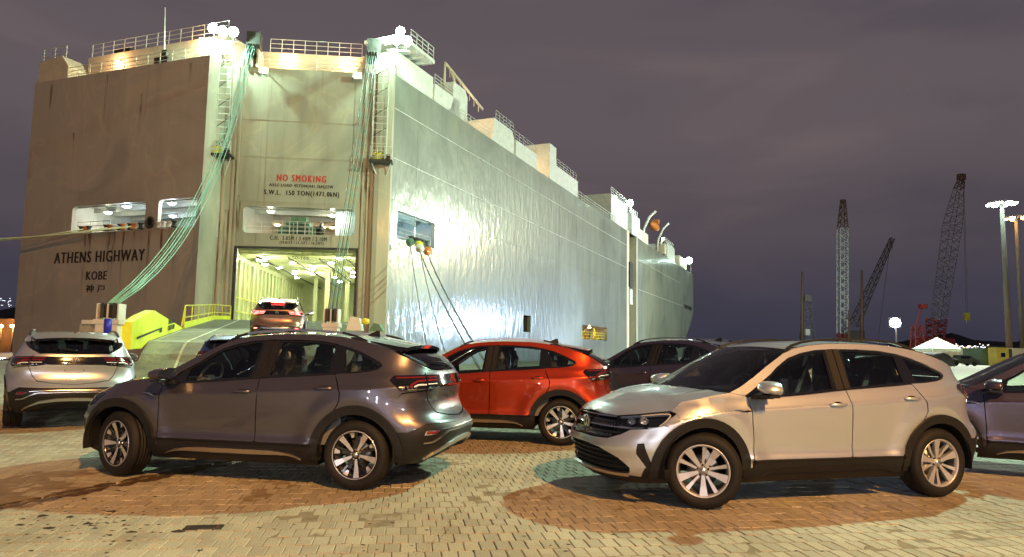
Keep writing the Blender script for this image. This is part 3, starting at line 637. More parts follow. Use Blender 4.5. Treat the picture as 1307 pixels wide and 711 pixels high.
# winch behind a handrail in the upper opening
wn = MB(); 
for a, b, h_ in ((4.5, 7.7, .9), (5.2, 7.2, 1.35), (5.6, 6.9, 1.75)): wn.box(oQ((a+b)/2, 10.6+h_/2, -1.8), (b-a, 1.2, h_), M_GREENM, rz=aQ)
wn.lathe([(0, -1.2), (.75, -1.2), (.75, -1.0), (.42, -1.0), (.42, .9), (.75, .9), (.75, 1.1), (0, 1.1)], M_DARK, 18, c=(0, 0, 0)); k0 = len(wn.v)-8*18
wn.v = wn.v[:k0]+[tuple(Matrix.Rotation(aQ-R(90), 3, 'Z') @ Vector(p)+oQ(7.1, 11.3, -2.0)) for p in wn.v[k0:]]
sbuild(wn, 'mooring_winch', mid, recalc=True)
def railing(o, t0, t1, z0, h_, k=0., n=None, r_=.035, m=None, bars=3, name='handrail', parent=None, zf=None):
    m = m or M_RAILW; n = n or max(1, int(round((t1-t0)/1.6))); mb = MB(); zf = zf or (lambda t: z0)
    for i in range(n+1):
        t = t0+(t1-t0)*i/n; mb.bar(o(t, zf(t), k), o(t, zf(t)+h_, k), r_, m, 5)
    for j in range(bars):
        z = h_*(j+1)/bars
        for i in range(n):
            ta, tb = t0+(t1-t0)*i/n, t0+(t1-t0)*(i+1)/n; mb.bar(o(ta, zf(ta)+z, k), o(tb, zf(tb)+z, k), r_*.8, m, 5)
    return sbuild(mb, name, parent)
railing(oQ, 4.4, 7.6, 10.66, 1.15, -.5, 5); railing(oQ, 1.95, 11.2, 10.66, 1.1, -.9, 7, .025); railing(oT, 6.1, 10, 10.68, 1.1, -.6, 5, .03); railing(oS, 1.1, 7.7, 10.7, 1.1, -.4, 6, .03)
# fairleads and rollers in the openings (each a drum with its axis level)
def drum(o, d, n_, t, z, k, r_, w, m, name, par=None):
    mb = MB(); mb.lathe([(0, -w), (r_, -w), (r_*1.05, -w*.8), (r_*.62, -w*.55), (r_*.62, w*.55), (r_*1.05, w*.8), (r_, w), (0, w)], m, 14, axis='Z')
    c = o(t, z, k); mb.v = [(x+c.x, y+c.y, zz+c.z) for x, y, zz in mb.v]; return sbuild(mb, name, par)
for t, m in ((7.5, M_DARK), (7.95, M_ORNG), (8.4, M_DARK), (10.4, M_DARK), (10.85, M_ORNG), (11.3, M_WHT), (12.0, M_DARK), (12.3, M_ORNG), (13.1, M_DARK), (13.45, M_ORNG), (13.95, M_WHT), (14.3, M_DARK), (16.25, M_WHT), (16.75, M_WHT), (17.35, M_WHT), (17.9, M_DARK)):
    drum(oT, dT, nT, t, 10.98, .12, .24, .26, m, 'fairlead_roller')
for t in (3.3, 4.0, 4.7, 5.4, 6.1): drum(oS, dS, nS, t, 10.95, .10, .27, .30, M_DARK, 'fairlead_roller')
mb = MB()
for k in range(16):
    a = 2*math.pi*k/16; b = 2*math.pi*(k+1)/16; mb.bar(oT(15.2+.36*math.cos(a), 11.25+.42*math.sin(a), .06), oT(15.2+.36*math.cos(b), 11.25+.42*math.sin(b), .06), .12, M_DARK, 6)
mb.prism([(15.2+.3*math.cos(2*math.pi*k/14), 11.25+.36*math.sin(2*math.pi*k/14)) for k in range(14)], lambda a, b, o: tuple(oT(a, b, o)), .003, .02, M_SHELL); sbuild(mb, 'hawse_ring')
# ---------------- lettering
def ship_text(body, o, d, n_, t, z, width, cap, mt, name='lettering', spacing=1.0, k=.012, bold=0):
    me = text_mesh(body, 1.0, mt, .008, spacing=spacing); xs_ = [v.co.x for v in me.vertices]; ys_ = [v.co.y for v in me.vertices]
    sx = width/(max(xs_)-min(xs_)); sy = cap/((max(ys_)-min(ys_)) if '(' not in body else .93*(max(ys_)-min(ys_))); me.transform(Matrix.Diagonal((sx, sy, 1, 1)) @ Matrix.Translation((-(max(xs_)+min(xs_))/2, -(max(ys_)+min(ys_))/2, 0)))
    if bold:
        c = me.copy(); c.transform(Matrix.Translation((bold, 0, -.002))); bm = bmesh.new(); bm.from_mesh(me); bm.from_mesh(c); c2 = me.copy(); c2.transform(Matrix.Translation((-bold, 0, -.004))); bm.from_mesh(c2); bm.to_mesh(me); bm.free(); 
        me.materials.clear(); me.materials.append(mt)
    ob = link(name, me, ship); c = o(t, z, k); up = Vector((0, 0, 1))
    ob.matrix_basis = Matrix(((d.x, 0, n_.x, c.x-B.x), (d.y, 0, n_.y, c.y-B.y), (0, 1, 0, c.z), (0, 0, 0, 1))); return ob
ship_text('ATHENS HIGHWAY', oT, dT, nT, 9.6, 8.58, 10.4, .98, M_INK, spacing=1.2, bold=.045)
ship_text('KOBE', oT, dT, nT, 9.56, 6.95, 2.35, .74, M_INK, spacing=1.15, bold=.035)
ship_text('神 戸', oT, dT, nT, 9.56, 5.85, 2.25, .68, M_INK, bold=.02)
ship_text('NO SMOKING', oQ, dQ, nQ, 6.58, 15.46, 4.05, .58, M_INKR, spacing=1.35, bold=.03)
ship_text('AXLE LOAD 45TON(441.3kN)/2W', oQ, dQ, nQ, 6.6, 14.78, 5.3, .32, M_INK, spacing=1.2, bold=.012)
ship_text('S.W.L.  150 TON(1471.0kN)', oQ, dQ, nQ, 6.66, 14.12, 6.2, .50, M_INK, spacing=1.2, bold=.02)
ship_text('C.H.  3.05M / 3.40M / 5.10M', oQ, dQ, nQ, 6.57, 10.30, 4.65, .34, M_INK, spacing=1.2, bold=.01)
ship_text('(10.01FT / 11.15FT / 16.73FT)', oQ, dQ, nQ, 6.85, 9.90, 3.6, .30, M_INK, spacing=1.15, bold=.008)
ship_text('50-166', oQ, dQ, nQ, 6.7, 8.72, 1.4, .28, M_INK, k=-.55)
ship_text('ATHENS HIGHWAY', oS, dS, nS, 159.5, 14.35, 15, 1.2, M_INK, spacing=1.05, k=.05, bold=.05)
# ---------------- superstructure along the stern
def block(o, n_, d, t0, t1, z0, z1, k0, k1, m, name='deck_house', par=None, cut=None):
    mb = MB(); q = cut or [(t0, z0), (t1, z0), (t1, z1), (t0, z1)]; mb.prism(q, lambda a, b, off: tuple(o(a, b, off)), k0, k1, m); return sbuild(mb, name, par, recalc=True)
h1 = block(oT, nT, dT, 0, 0, 0, 0, -5, -.15, M_DECK, cut=[(.15, 24.95), (3.9, 24.95), (3.9, 26.2), (3.0, 27.3), (.15, 27.0)])
h2 = block(oT, nT, dT, 4.0, 20.2, 24.95, 27.7, -9, -2.0, M_DECK)
railing(oT, 4.3, 20.2, 27.7, 1.25, -2.1, 12); railing(oT, 3.8, 20.2, 24.95, 1.1, -.25, 12); railing(oT, .3, 3.2, 27.1, 1.2, -.4, 2)
for t in (8.0, 17.6):
    mb = MB(); c = oT(t, 26.6 if t < 10 else 27.4, -1.86); mb.lathe([(0, -.16), (.16, -.12), (.20, 0), (.16, .12), (0, .16)], M_LITO, 12, axis='Z', c=tuple(c)); mb.box(c+Vector((0, 0, .2)), (.3, .3, .06), M_WHT); sbuild(mb, 'bulkhead_lamp'); light('bulkhead_lamp_light', 'POINT', tuple(c+nT*.5), 260, (1, .62, .30), .15)
mb = MB(); m0 = oT(13.9, 25.0, -1.5); mb.tube([m0, m0+Vector((-.3, 0, 5.8))], [.09, .05], M_WHT, 6); sbuild(mb, 'aerial_mast')
mb = MB(); mb.box(oT(14.4, 25.6, -.9), (1.5, .6, .5), M_DARK, rz=aT); mb.box(oT(14.6, 26.2, -.9), (.5, .4, .6), M_DARK, rz=aT); sbuild(mb, 'deck_fitting')
mb = MB(); mb.box(oT(7.0, 28.2, -3.2), (2.0, .6, .8), M_DARK, rz=aT); sbuild(mb, 'liferaft_cradle')
h3 = block(oQ, nQ, dQ, 1.9, 11.2, 24.95, 27.1, -8, -1.6, M_DECK); railing(oQ, 3.0, 11.0, 27.1, 1.25, -1.7, 8); railing(oQ, 2.0, 11.4, 24.95, 1.1, -.2, 7)
for t in (4.6, 9.8):
    mb = MB(); c = oQ(t, 26.35, -1.45); mb.lathe([(0, -.17), (.17, -.12), (.21, 0), (.17, .12), (0, .17)], M_LITO, 12, axis='Z', c=tuple(c)); mb.box(c+Vector((0, 0, .2)), (.3, .3, .06), M_WHT); sbuild(mb, 'bulkhead_lamp'); light('bulkhead_lamp_light', 'POINT', tuple(c+nQ*.5), 300, (1, .62, .30), .15)
# crane heads holding the ramp wires
for t, sgn in ((2.05, -1), (12.2, 1)):
    mb = MB(); c = oQ(t, 25.0, .2)
    for dx in (-.55, -.1, .35): mb.prism([(t+dx, 24.9), (t+dx+.18, 24.9), (t+dx+.18, 26.5), (t+dx, 26.5)], lambda a, b, o: tuple(oQ(a, b, o)), -1.4, .35, M_WHT if sgn > 0 else M_DECK)
    mb.box(oQ(t, 27.3, -.1), (1.1, .9, 1.5), M_DARK, rz=aQ)
    for dx in (-.36, -.12, .12, .36): mb.lathe([(0, -.05), (.62, -.05), (.56, 0), (.62, .05), (0, .05)], M_DARK, 18, c=(0, 0, 0)); k0 = len(mb.v)-90; mb.v = mb.v[:k0]+[tuple(Matrix.Rotation(aQ+R(90), 3, 'Z') @ Vector(p)+oQ(t+dx, 26.3, .35)) for p in mb.v[k0:]]
    mb.prism([(t-.9, 24.9), (t-1.5, 24.9), (t-.6, 26.9), (t-.3, 26.9)], lambda a, b, o: tuple(oQ(a, b, o)), -.4, 0, M_DECK); sbuild(mb, 'ramp_crane_head', recalc=True)
# great floodlights
def flood(c, dirv, m, power, color, par=None, name='floodlight', r_=.42, body=None, lit=True, rad=.35):
    mb = MB(); f_ = Vector(dirv).normalized(); mt_ = f_.to_track_quat('Z', 'Y').to_matrix()
    rows = []
    for rr_, h_ in ((.16, -.35), (r_*.7, -.22), (r_, 0), (r_*1.02, .06)): rows.append([tuple(mt_ @ Vector((rr_*math.cos(2*math.pi*k/14), rr_*math.sin(2*math.pi*k/14), h_))+Vector(c)) for k in range(15)])
    mb.sheet(rows, body or M_WHT); face = [tuple(mt_ @ Vector((r_*.95*math.cos(2*math.pi*k/14), r_*.95*math.sin(2*math.pi*k/14), .02))+Vector(c)) for k in range(14)]; mb.add(face, [tuple(range(14))], m)
    mb.bar(Vector(c)-f_*.2, Vector(c)-f_*.2-Vector((0, 0, .9)), .06, M_DARK, 6)
    o = sbuild(mb, name, par) if par is not False else mb.build(name)
    if power: light('floodlight_beam', 'POINT', tuple(Vector(c)+f_*(r_+.25)), power, color, .2)
    return o
fc1 = oQ(-.30, 27.6, 1.0); flood(fc1, (.10, -1, -.25), M_LITG, 5200, (.62, 1.0, .74)); flood(fc1+dQ*.9, (.2, -1, -.25), M_LITG, 0, None); flood(fc1-dQ*.8+Vector((0, 0, .2)), (-.2, -1, -.25), M_LITG, 0, None)
fc2 = oQ(14.2, 27.9, .6); flood(fc2, (-.1, -1, -.25), M_LITG, 5200, (.62, 1.0, .74)); flood(fc2+dQ*.9, (.1, -1, -.2), M_LITG, 0, None); flood(fc2+dQ*.3+Vector((0, 0, .8)), (-.2, -1, -.15), M_LITG, 0, None)
for p_, q_, r_, s_ in ((oQ(-.3, 24.9, .2), fc1+Vector((0, 0, -.9)), oQ(-.9, 26.7, 1), oQ(1.0, 26.7, 1)), (oQ(14.2, 24.9, -.4), fc2-Vector((0, 0, .9)), oQ(13.4, 27.0, .5), oQ(15.4, 27.0, .5))):
    mb = MB(); mb.bar(p_, q_, .10, M_WHT, 6); mb.bar(r_, s_, .085, M_WHT, 6); sbuild(mb, 'floodlight_bracket')
# ladders and cages either side of the ramp door
def cage(o, t, z0, z1, k, w=1.1, name='ladder_tower'):
    mb = MB(); 
    for a in (-w/2, w/2):
        for kk in (k, k+.6): mb.bar(o(t+a, z0, kk), o(t+a, z1, kk), .04, M_RAILW, 5)
    n = int((z1-z0)/.55)
    for i in range(n+1):
        z = z0+(z1-z0)*i/n
        mb.bar(o(t-w/2, z, k+.6), o(t+w/2, z, k+.6), .035, M_RAILW, 5)
        if i % 2 == 0:
            for a in (-w/2, w/2): mb.bar(o(t+a, z, k), o(t+a, z, k+.6), .03, M_RAILW, 5)
        if i % 3 == 0 and i < n: mb.bar(o(t-w/2, z, k+.6), o(t+w/2, min(z1, z+.55*1.5), k+.6), .03, M_DARK, 5)
    return sbuild(mb, name)
cage(oQ, .15, 17.6, 25.6, .4, 1.0); cage(oQ, 13.1, 17.2, 25.4, .9, 1.2)
for t in (.1, 13.3):
    mb = MB(); kk = .8 if t < 5 else 1.1; c = oQ(t, 16.9, kk); mb.box(c, (1.9, 1.2, .18), M_DARK, rz=aQ); mb.bar(oQ(t-.8, 16.8, kk), oQ(t-.2, 15.4, .2), .05, M_RAILW, 5); mb.bar(oQ(t+.8, 16.8, kk), oQ(t+.2, 15.4, .2), .05, M_RAILW, 5); mb.box(c+Vector((-.3, 0, .45)), (.7, .6, .6), M_YEL2, rz=aQ); mb.box(c+Vector((.5, 0, .35)), (.5, .5, .5), M_DARK, rz=aQ)
    sbuild(mb, 'ladder_platform')
    railing(oQ, t-.9, t+.9, 17.0, 1.1, kk+.5, 3, .03)
# superstructure along the starboard edge
bw = block(oS, nS, dS, .4, 7.0, 24.95, 27.4, -4, -.25, M_WHT)
mb = MB(); mb.prism([(-.6, 28.0), (5.2, 27.9), (5.2, 28.25), (-.6, 28.35)], lambda a, b, o: tuple(oS(a, b, o)), -3.0, .9, M_WHT)
for k in range(5): mb.prism([(-.4+1.2*k, 27.7), (-.28+1.2*k, 27.7), (-.28+1.2*k, 27.95), (-.4+1.2*k, 27.95)], lambda a, b, o: tuple(oS(a, b, o)), -1, .8, M_WHT)
sbuild(mb, 'wing_platform', recalc=True); railing(oS, 1.0, 5.1, 28.25, 1.2, .8, 4, .045)
block(oS, nS, dS, 7.3, 12.5, 24.95, 26.9, -4, -.2, M_WHT); railing(oS, 7.4, 12.4, 26.9, 1.0, -.3, 4)
railing(oS, 12.6, 20, 24.95, 1.15, -.15, 6)
def tS(u, z=25.): # place along the side from a photo column
    d = pix(u, 0.); v_ = Vector((d.x/d.y, 1)); t = (v_.x*B.y-B.x)/(dS.x-v_.x*dS.y); return t
for (u0, u1, ztop, dep, lowcut) in ((584, 602, 28.5, 7, 1), (636, 661, 27.9, 7, 1), (664, 690, 27.2, 4, 0), (706, 714, 30.2, 10, 0), (714, 741, 27.7, 6, 0)):
    t0, t1 = tS(u0), tS(u1); q = [(t0, 24.95), (t1, 24.95), (t1, ztop), (t0, ztop)]
    if lowcut: q = [(t0-1.6, 24.95), (t1, 24.95), (t1, ztop-.6), (t1-.6, ztop), (t0, ztop), (t0, 26.6), (t0-.5, 25.4)]
    block(oS, nS, dS, 0, 0, 0, 0, -dep, -.2, M_WHT, cut=q, name='vent_house')
railing(oS, tS(640), tS(662), 27.9, 1.2, -.4, 5); railing(oS, tS(664), tS(690), 27.2, 1.2, -.4, 5); railing(oS, tS(716), tS(741), 27.7, 1.2, -.4, 6); railing(oS, tS(742), tS(787), 24.95, 1.3, -.2, 14, .05)
mb = MB(); p0, p1 = oS(tS(583), 30.6, -1.2), oS(tS(634), 28.9, -1.5); mb.bar(p0, p1, .16, M_DECK, 6); mb.bar(p0, p0-Vector((0, 0, 2.6)), .14, M_DECK, 6); mb.bar(p0+Vector((.6, 1.2, -.5)), oS(tS(607), 25.4, -.6), .14, M_DECK, 6)
for k in range(8): a = p0.lerp(p1, k/8); mb.bar(a, a-Vector((0, 0, .9)), .05, M_DECK, 5)
sbuild(mb, 'jib_crane')
block(oS, nS, dS, tS(783), tS(803), 24.95, 30.2, -6, -.3, M_WHT, name='bridge_wing_house'); railing(oS, tS(784), tS(803), 30.2, 1.4, -.5, 6, .07)
block(oS, nS, dS, tS(806), tS(816), 24.95, 29.2, -5, .1, M_WHT, name='ramp_lamp_house'); railing(oS, tS(806), tS(816), 29.2, 1.5, -.5, 4, .08)
block(oS, nS, dS, tS(817), tS(829), 24.95, 27.6, -4, -.4, M_WHT)
c = oS(tS(808), 31.6, -.6); flood(c, (.3, -1, -.1), M_LITG, 5200, (.65, 1.0, .85), r_=.7)
c = oS(tS(799), 31.6, -2); flood(c, (.3, -1, -.1), M_LITG, 0, None, r_=.35)
mb = MB(); tb = tS(833); c = oS(tb, 30.2, .2)
rows = []
for k, rr_ in enumerate((.1, .7, .95, 1.0, .95, .7, .1)): 
    tt = tb-4.2+1.4*k; rows.append([tuple(oS(tt, 30.0+rr_*1.1*math.sin(2*math.pi*j/12)*(.75 if math.sin(2*math.pi*j/12) < 0 else 1), .2+rr_*math.cos(2*math.pi*j/12))) for j in range(13)])
mb.sheet(rows, M_ORNG); mb.box(oS(tb+1.6, 31.4, .2), (1.2, 1.6, 1.0), M_ORNG, rz=aS); sbuild(mb, 'lifeboat')
for u in (825, 842): mb = MB(); t = tS(u); mb.tube([oS(t, 25, -1), oS(t, 28.5, -.6), oS(t, 31.0, .6), oS(t+.8, 32.4, 1.8)], .28, M_WHT, 6); sbuild(mb, 'lifeboat_davit')
mb = MB()
t = tS(846); mb.box(oS(t, 26.5, -.8), (2.4, 2.4, 2.6), M_DECK, rz=aS); mb.bar(oS(t-2, 27.5, -.5), oS(t+1, 29.6, -.2), .3, M_WHT, 6); sbuild(mb, 'deck_winch_house')
block(oS, nS, dS, tS(853), tS(862), 24.95, 29.2, -6, -.6, M_WHT); railing(oS, tS(852), tS(862), 29.2, 1.4, -1, 5, .08)
block(oS, nS, dS, tS(868), tS(876), 24.95, 28.5, -5, -.6, M_DECK)
c = oS(tS(877), 28.6, .0); flood(c, (.1, -1, .0), M_LITG, 3200, (.7, 1.0, .9), r_=1.0); c = oS(tS(845), 29.0, 0); mb = MB(); mb.lathe([(0, -.3), (.3, -.2), (.3, .2), (0, .3)], M_LITO, 10, axis='Z', c=tuple(c)); sbuild(mb, 'deck_lamp')
mb = MB(); t = tS(883); mb.bar(oS(t, 25, -1), oS(t, 30, -1), .12, M_WHT, 6); sbuild(mb, 'fore_mast')
# ---------------- the ramp
LE = [Vector((-22.9, 57.9, 3.3)), Vector((-22.9, 54.5, 3.22)), Vector((-16.05, 34.6, 2.04)), Vector((-12.45, 24.3, 1.38)), Vector((-12.1, 23.2, .98)), Vector((-11.8, 22.3, .50)), Vector((-11.55, 21.5, .10))]
RE = [Vector((-13.3, 59.0, 3.3)), Vector((-13.0, 55.4, 3.22)), Vector((-7.9, 36.2, 2.04)), Vector((-5.9, 25.4, 1.38)), Vector((-5.75, 24.3, .98)), Vector((-5.6, 23.4, .50)), Vector((-5.5, 22.6, .10))]
mb = MB(); nX = 7
rows = [[tuple(a.lerp(b, k/(nX-1))) for k in range(nX)] for a, b in zip(LE, RE)]; low = [[(x, y, z-.32 if z > .4 else .03) for x, y, z in r_] for r_ in rows]
mb.sheet(rows, M_RAMP, False); mb.sheet([r_[::-1] for r_ in low], M_RAMP, False)
for e in (0, -1): mb.sheet([[r_[e] for r_ in rows], [r_[e] for r_ in low]], M_RAMP, False)
mb.sheet([rows[-1], low[-1]], M_RAMP, False)
rmp = sbuild(mb, 'ramp_deck')
# anti-slip ribs across the ramp (real strips, joined: hundreds) and a painted lane line
rb = MB()
def on_ramp(s, w, dz=0.):
    L_ = [0]; 
    for a, b in zip(LE, LE[1:]): L_.append(L_[-1]+(b-a).length)
    x = s*L_[-1]; i = max(0, min(len(LE)-2, int(np.searchsorted(L_, x))-1)); f_ = (x-L_[i])/(L_[i+1]-L_[i]); return LE[i].lerp(LE[i+1], f_).lerp(RE[i].lerp(RE[i+1], f_), w)+Vector((0, 0, dz))
for k in range(170):
    s = .02+.86*k/170
    for w0, w1 in ((.02, .48), (.52, .98)):
        p = [on_ramp(s, w0, .002), on_ramp(s, w1, .002), on_ramp(s+.0011, w1, .014), on_ramp(s+.0011, w0, .014), on_ramp(s+.0025, w0, .002), on_ramp(s+.0025, w1, .002)]
        rb.add(p, [(0, 1, 2, 3), (3, 2, 5, 4)], M_RAMP)
o = sbuild(rb, 'anti_slip_ribs', rmp); o['kind'] = 'stuff'
ll = MB(); M_LINE = mat('faded_white_line', (.52, .55, .42), .7, var=(4, .3))
for w0 in (.18, .62):
    for k in range(40):
        s0, s1 = .06+.93*k/40, .06+.93*(k+1)/40; ll.add([on_ramp(s0, w0, .024), on_ramp(s0, w0+.013, .024), on_ramp(s1, w0+.013, .024), on_ramp(s1, w0, .024)], [(0, 1, 2, 3)], M_LINE)
sbuild(ll, 'lane_line', rmp)
# fluorescent yellow side beam with its lettering
out = (LE[2]-LE[3]); out = Vector((-out.y, out.x, 0)).normalized(); out = out if out.x < 0 else -out
def edge_at(y): 
    for a, b in zip(LE, LE[1:]):
        if a.y >= y >= b.y: return a.lerp(b, (a.y-y)/(a.y-b.y))
    return LE[-1]
tp = [(34.4, 2.10), (25.2, 2.62), (22.6, 2.42), (19.9, 1.98)]
ys = [34.4, 31, 28, 25.2, 24.3, 23.2, 22.3, 21.55]
rows = []
for off in (.0, .30):
    rows.append(([tuple(Vector((edge_at(y).x, y, max(edge_at(y).z+.02, 1.147 if y > 22 else 1.13)))+out*off) for y in ys], [tuple(Vector((edge_at(y).x, y, float(np.interp(-y, [-34.4, -25.2, -23.4, -21.5], [2.08, 2.50, 2.27, 1.95]))))+out*off) for y in ys]))
mb = MB(); (b0, t0_), (b1, t1_) = rows
mb.sheet([b0, t0_], M_YEL, False); mb.sheet([t0_, t1_], M_YEL, False); mb.sheet([t1_, b1], M_YEL, False); mb.add([b0[-1], t0_[-1], t1_[-1], b1[-1]], [(0, 1, 2, 3)], M_YEL)
sbm = sbuild(mb, 'side_beam', recalc=True)
mb = MB(); pr = [Vector((edge_at(y).x, y, z))-out*.03 for y, z in ((27.2, 1.95), (22.2, 1.52), (22.2, 1.44), (26.6, 1.84), (26.6, 1.72), (27.2, 1.76))]; mb.add([tuple(p) for p in pr], [tuple(range(6))], M_SHELL); sbuild(mb, 'beam_slot', sbm)
for k, tt in enumerate(('DANGER KEEP', 'CLEAR OF RAMP')):
    me = text_mesh(tt, .30, M_INK, .004, spacing=1.05); ob = link('beam_lettering', me, sbm); p = edge_at(30.0); d_ = (LE[2]-LE[3]).normalized(); n_ = -out; up = d_.cross(n_)*-1; up = n_.cross(d_)*(1 if n_.cross(d_).z > 0 else -1); c = p+n_*.01+up*(.52-.26*k)
    ob.matrix_basis = Matrix(((d_.x, up.x, n_.x, c.x-B.x), (d_.y, up.y, n_.y, c.y-B.y), (d_.z, up.z, n_.z, c.z), (0, 0, 0, 1)))
# outer ledge with sheave block, blue drum, pale machinery
mb = MB(); e1 = edge_at(21.6); c = at_y(128, 420, 21.8); mb.box(c-Vector((0, 0, .15)), (.75, .8, .6), M_HQ, rz=R(-19)); mb.box(c+Vector((-.1, -.2, .2)), (.4, .5, .12), M_WHT, rz=R(-19)); mb.box(c+Vector((0, 0, -1.1)), (.3, .3, 1.4), M_DARK); sbuild(mb, 'ramp_outrigger')
mb = MB(); c = at_y(137.5, 417, 20.3); mb.lathe([(0, -.24), (.10, -.24), (.105, .22), (0, .24)], M_BLUEP, 14, axis='Z', c=tuple(c)); sbuild(mb, 'blue_drum')
SH1 = Vector((-12.15, 21.4, 2.25)); SH2 = Vector((-6.15, 24.2, 2.35))
for c, w_ in ((SH1, .30), (SH2, .22)):
    mb = MB()
    for dx in (-w_, 0, w_): mb.lathe([(0, -.07), (.19, -.07), (.15, 0), (.19, .07), (0, .07)], M_DARK, 16, c=(dx, 0, 0)) if False else mb.box(c+Vector((dx*.62, 0, .05)), (w_*.34, .34, .44), M_DARK)
    for dx in (-w_*1.05, w_*1.05, 0): mb.box(c+Vector((dx, 0, .0)), (.045, .40, .50), M_WHT)
    mb.box(c+Vector((0, 0, -.30)), (w_*2.6, .5, .14), M_WHT); mb.box(c+Vector((0, 0, -.62)), (w_*2.2, .42, .55), M_WHT); sbuild(mb, 'sheave_block')
mb = MB(); c = SH2+Vector((.6, .6, -.45)); mb.prism([(-.25, 0), (.28, 0), (.2, .42), (-.12, .5)], lambda a, b, o: (c.x+a, c.y+o, c.z+b), 0, .5, M_WHT); mb.lathe([(0, -.12), (.14, -.08), (.14, .08), (0, .12)], M_YEL2, 10, axis='Z', c=(c.x+.42, c.y, c.z+.32)); mb.prism([(.5, 0), (1.0, 0), (.85, .25), (.65, .28)], lambda a, b, o: (c.x+a, c.y+o, c.z+b), .3, .8, M_GREENM); sbuild(mb, 'ramp_machinery', recalc=True)
# yellow guard rail and toe board on the left edge
ry = [57.6, 55.9, 54.3, 52.0, 49.0, 45.5, 42.0, 38.5, 35.2]; 
mb = MB()
for y in ry: p = edge_at(y)+out*.05; mb.bar(p, p+Vector((0, 0, 1.15)), .045, M_YEL2, 5)
for a, b in zip(ry, ry[1:]):
    for h_ in (.55, 1.15): mb.bar(edge_at(a)+out*.05+Vector((0, 0, h_)), edge_at(b)+out*.05+Vector((0, 0, h_)), .035, M_YEL2, 5)
p = edge_at(35.2); mb.bar(p+out*.05+Vector((0, 0, 1.15)), p+out*.05+Vector((.35, -1.0, .1)), .04, M_YEL2, 5)
sbuild(mb, 'guard_rail', rmp)
mb = MB()
for a, b in zip(ry, ry[1:]):
    A_1, B_1 = edge_at(a)+out*.02, edge_at(b)+out*.02; mb.add([A_1, B_1, B_1+Vector((0, 0, .32)), A_1+Vector((0, 0, .32)), A_1+out*.06, B_1+out*.06, B_1+out*.06+Vector((0, 0, .32)), A_1+out*.06+Vector((0, 0, .32))], [(0, 1, 2, 3), (4, 7, 6, 5), (3, 2, 6, 7)], M_YEL)
sbuild(mb, 'toe_board', rmp)
# ramp wires
def sagline(a, b, sag, n=14): return [a.lerp(b, k/n)-Vector((0, 0, sag*4*(k/n)*(1-k/n))) for k in range(n+1)]
top1 = oQ(2.05, 26.2, .9); top2 = oQ(12.2, 26.2, .9)
for k in range(7):
    mb = MB(); dx = (k-3)*.13; mb.tube(sagline(top1+dQ*dx*.8+Vector((0, 0, (k % 2)*.3)), SH1+Vector((dx*.42, .1, .28)), 3.3+.28*(k % 4)), .022, M_GRN, 5); sbuild(mb, 'hoist_rope')
for k in range(6):
    mb = MB(); dx = (k-2.5)*.22; mb.tube(sagline(top2+dQ*dx*.8, SH2+Vector((dx*.30, .1, .28)), .15+.05*k), .020, M_GRN if k % 2 else M_WIRE, 5); sbuild(mb, 'hoist_rope')
# mooring lines: stern lines to the left, spring lines down to the quay
def rope(pts, r_, m, label, group, name='mooring_line'):
    mb = MB(); mb.tube(pts, r_, m, 6); o = mb.build(name); tag(o, label, 'rope', group); return o
for k, (t, z) in enumerate(((8.0, 10.95), (10.8, 10.95), (12.3, 10.95), (13.5, 10.95))):
    rope(sagline(oT(t, z, .35), Vector((-62-k*.6, 62-k*.3, 10.0+.10*k)), .9), .05, M_ROPE, ('pale mooring rope running left, from the left end of the large stern opening', 'pale mooring rope running left, second from the left in the stern opening', 'pale mooring rope running left, third from the left in the stern opening', 'pale mooring rope running left, from the right end of the large stern opening')[k], 'stern mooring lines')
ends = [(Vector((-3.4, 31, .3)), 2.5, 'thin spring line dropping steeply, leftmost of the four at the side opening'), (Vector((-2.6, 31, .3)), 4.0, 'thin spring line dropping steeply beside the leftmost one'), (Vector((-.9, 26, .25)), 3.6, 'dark spring line slanting right down behind the red car, lower of the pair'), (Vector((-.55, 26.5, .25)), 4.9, 'dark spring line slanting right down behind the red car, upper of the pair')]
for k, (e, t, lb) in enumerate(ends): rope(sagline(oS(t, 10.9, .4), e, .5), .05 if k > 1 else .035, M_WIRE, lb, None)
for k, (s_, e) in enumerate(((.055, 0), (.06, 1), (.13, 2), (.14, 3))):
    a = oS(ends[e][1], 10.9, .4); p = a.lerp(ends[e][0], s_); d_ = (ends[e][0]-a).normalized(); q_ = d_.to_track_quat('Z', 'Y').to_matrix(); mb = MB()
    rows = [[tuple(q_ @ Vector((rr_*math.cos(2*math.pi*j/20), rr_*math.sin(2*math.pi*j/20), h_))+p) for j in range(21)] for rr_, h_ in ((.05, .12), (.12, .05), (.38, .0), (.38, -.03), (.06, -.05))]
    mb.sheet(rows, (M_GREENM, M_YEL2, M_WHT, M_ORNG)[k]); o = mb.build('rat_guard', None); tag(o, ('round dull green rat guard disc on the left spring line', 'round yellow rat guard disc close under the side opening', 'round pale rat guard disc on the lower slanting line', 'round orange rat guard disc on the upper slanting line')[k], 'rat guard', 'rat guards on the spring lines')

# working floodlights under the crane heads, aimed down at the ramp
for t in (3.2, 11.0):
    c = oQ(t, 24.4, .8); mb = MB(); mb.box(c, (.7, .35, .5), M_WHT, rz=aQ); mb.add([tuple(c+nQ*.19+dQ*dx+Vector((0, 0, dz))) for dx, dz in ((-.3, -.2), (.3, -.2), (.3, .2), (-.3, .2))], [(0, 1, 2, 3)], M_LITW); mb.bar(c, oQ(t, 24.6, 0), .06, M_DARK, 5); sbuild(mb, 'ramp_floodlight')
    light('ramp_floodlight_beam', 'SPOT', tuple(c+nQ*.6), 26000, (.80, 1.0, .62), .2, target=(-11.0, 27.0, 1.5), spot=24, blend=.7)

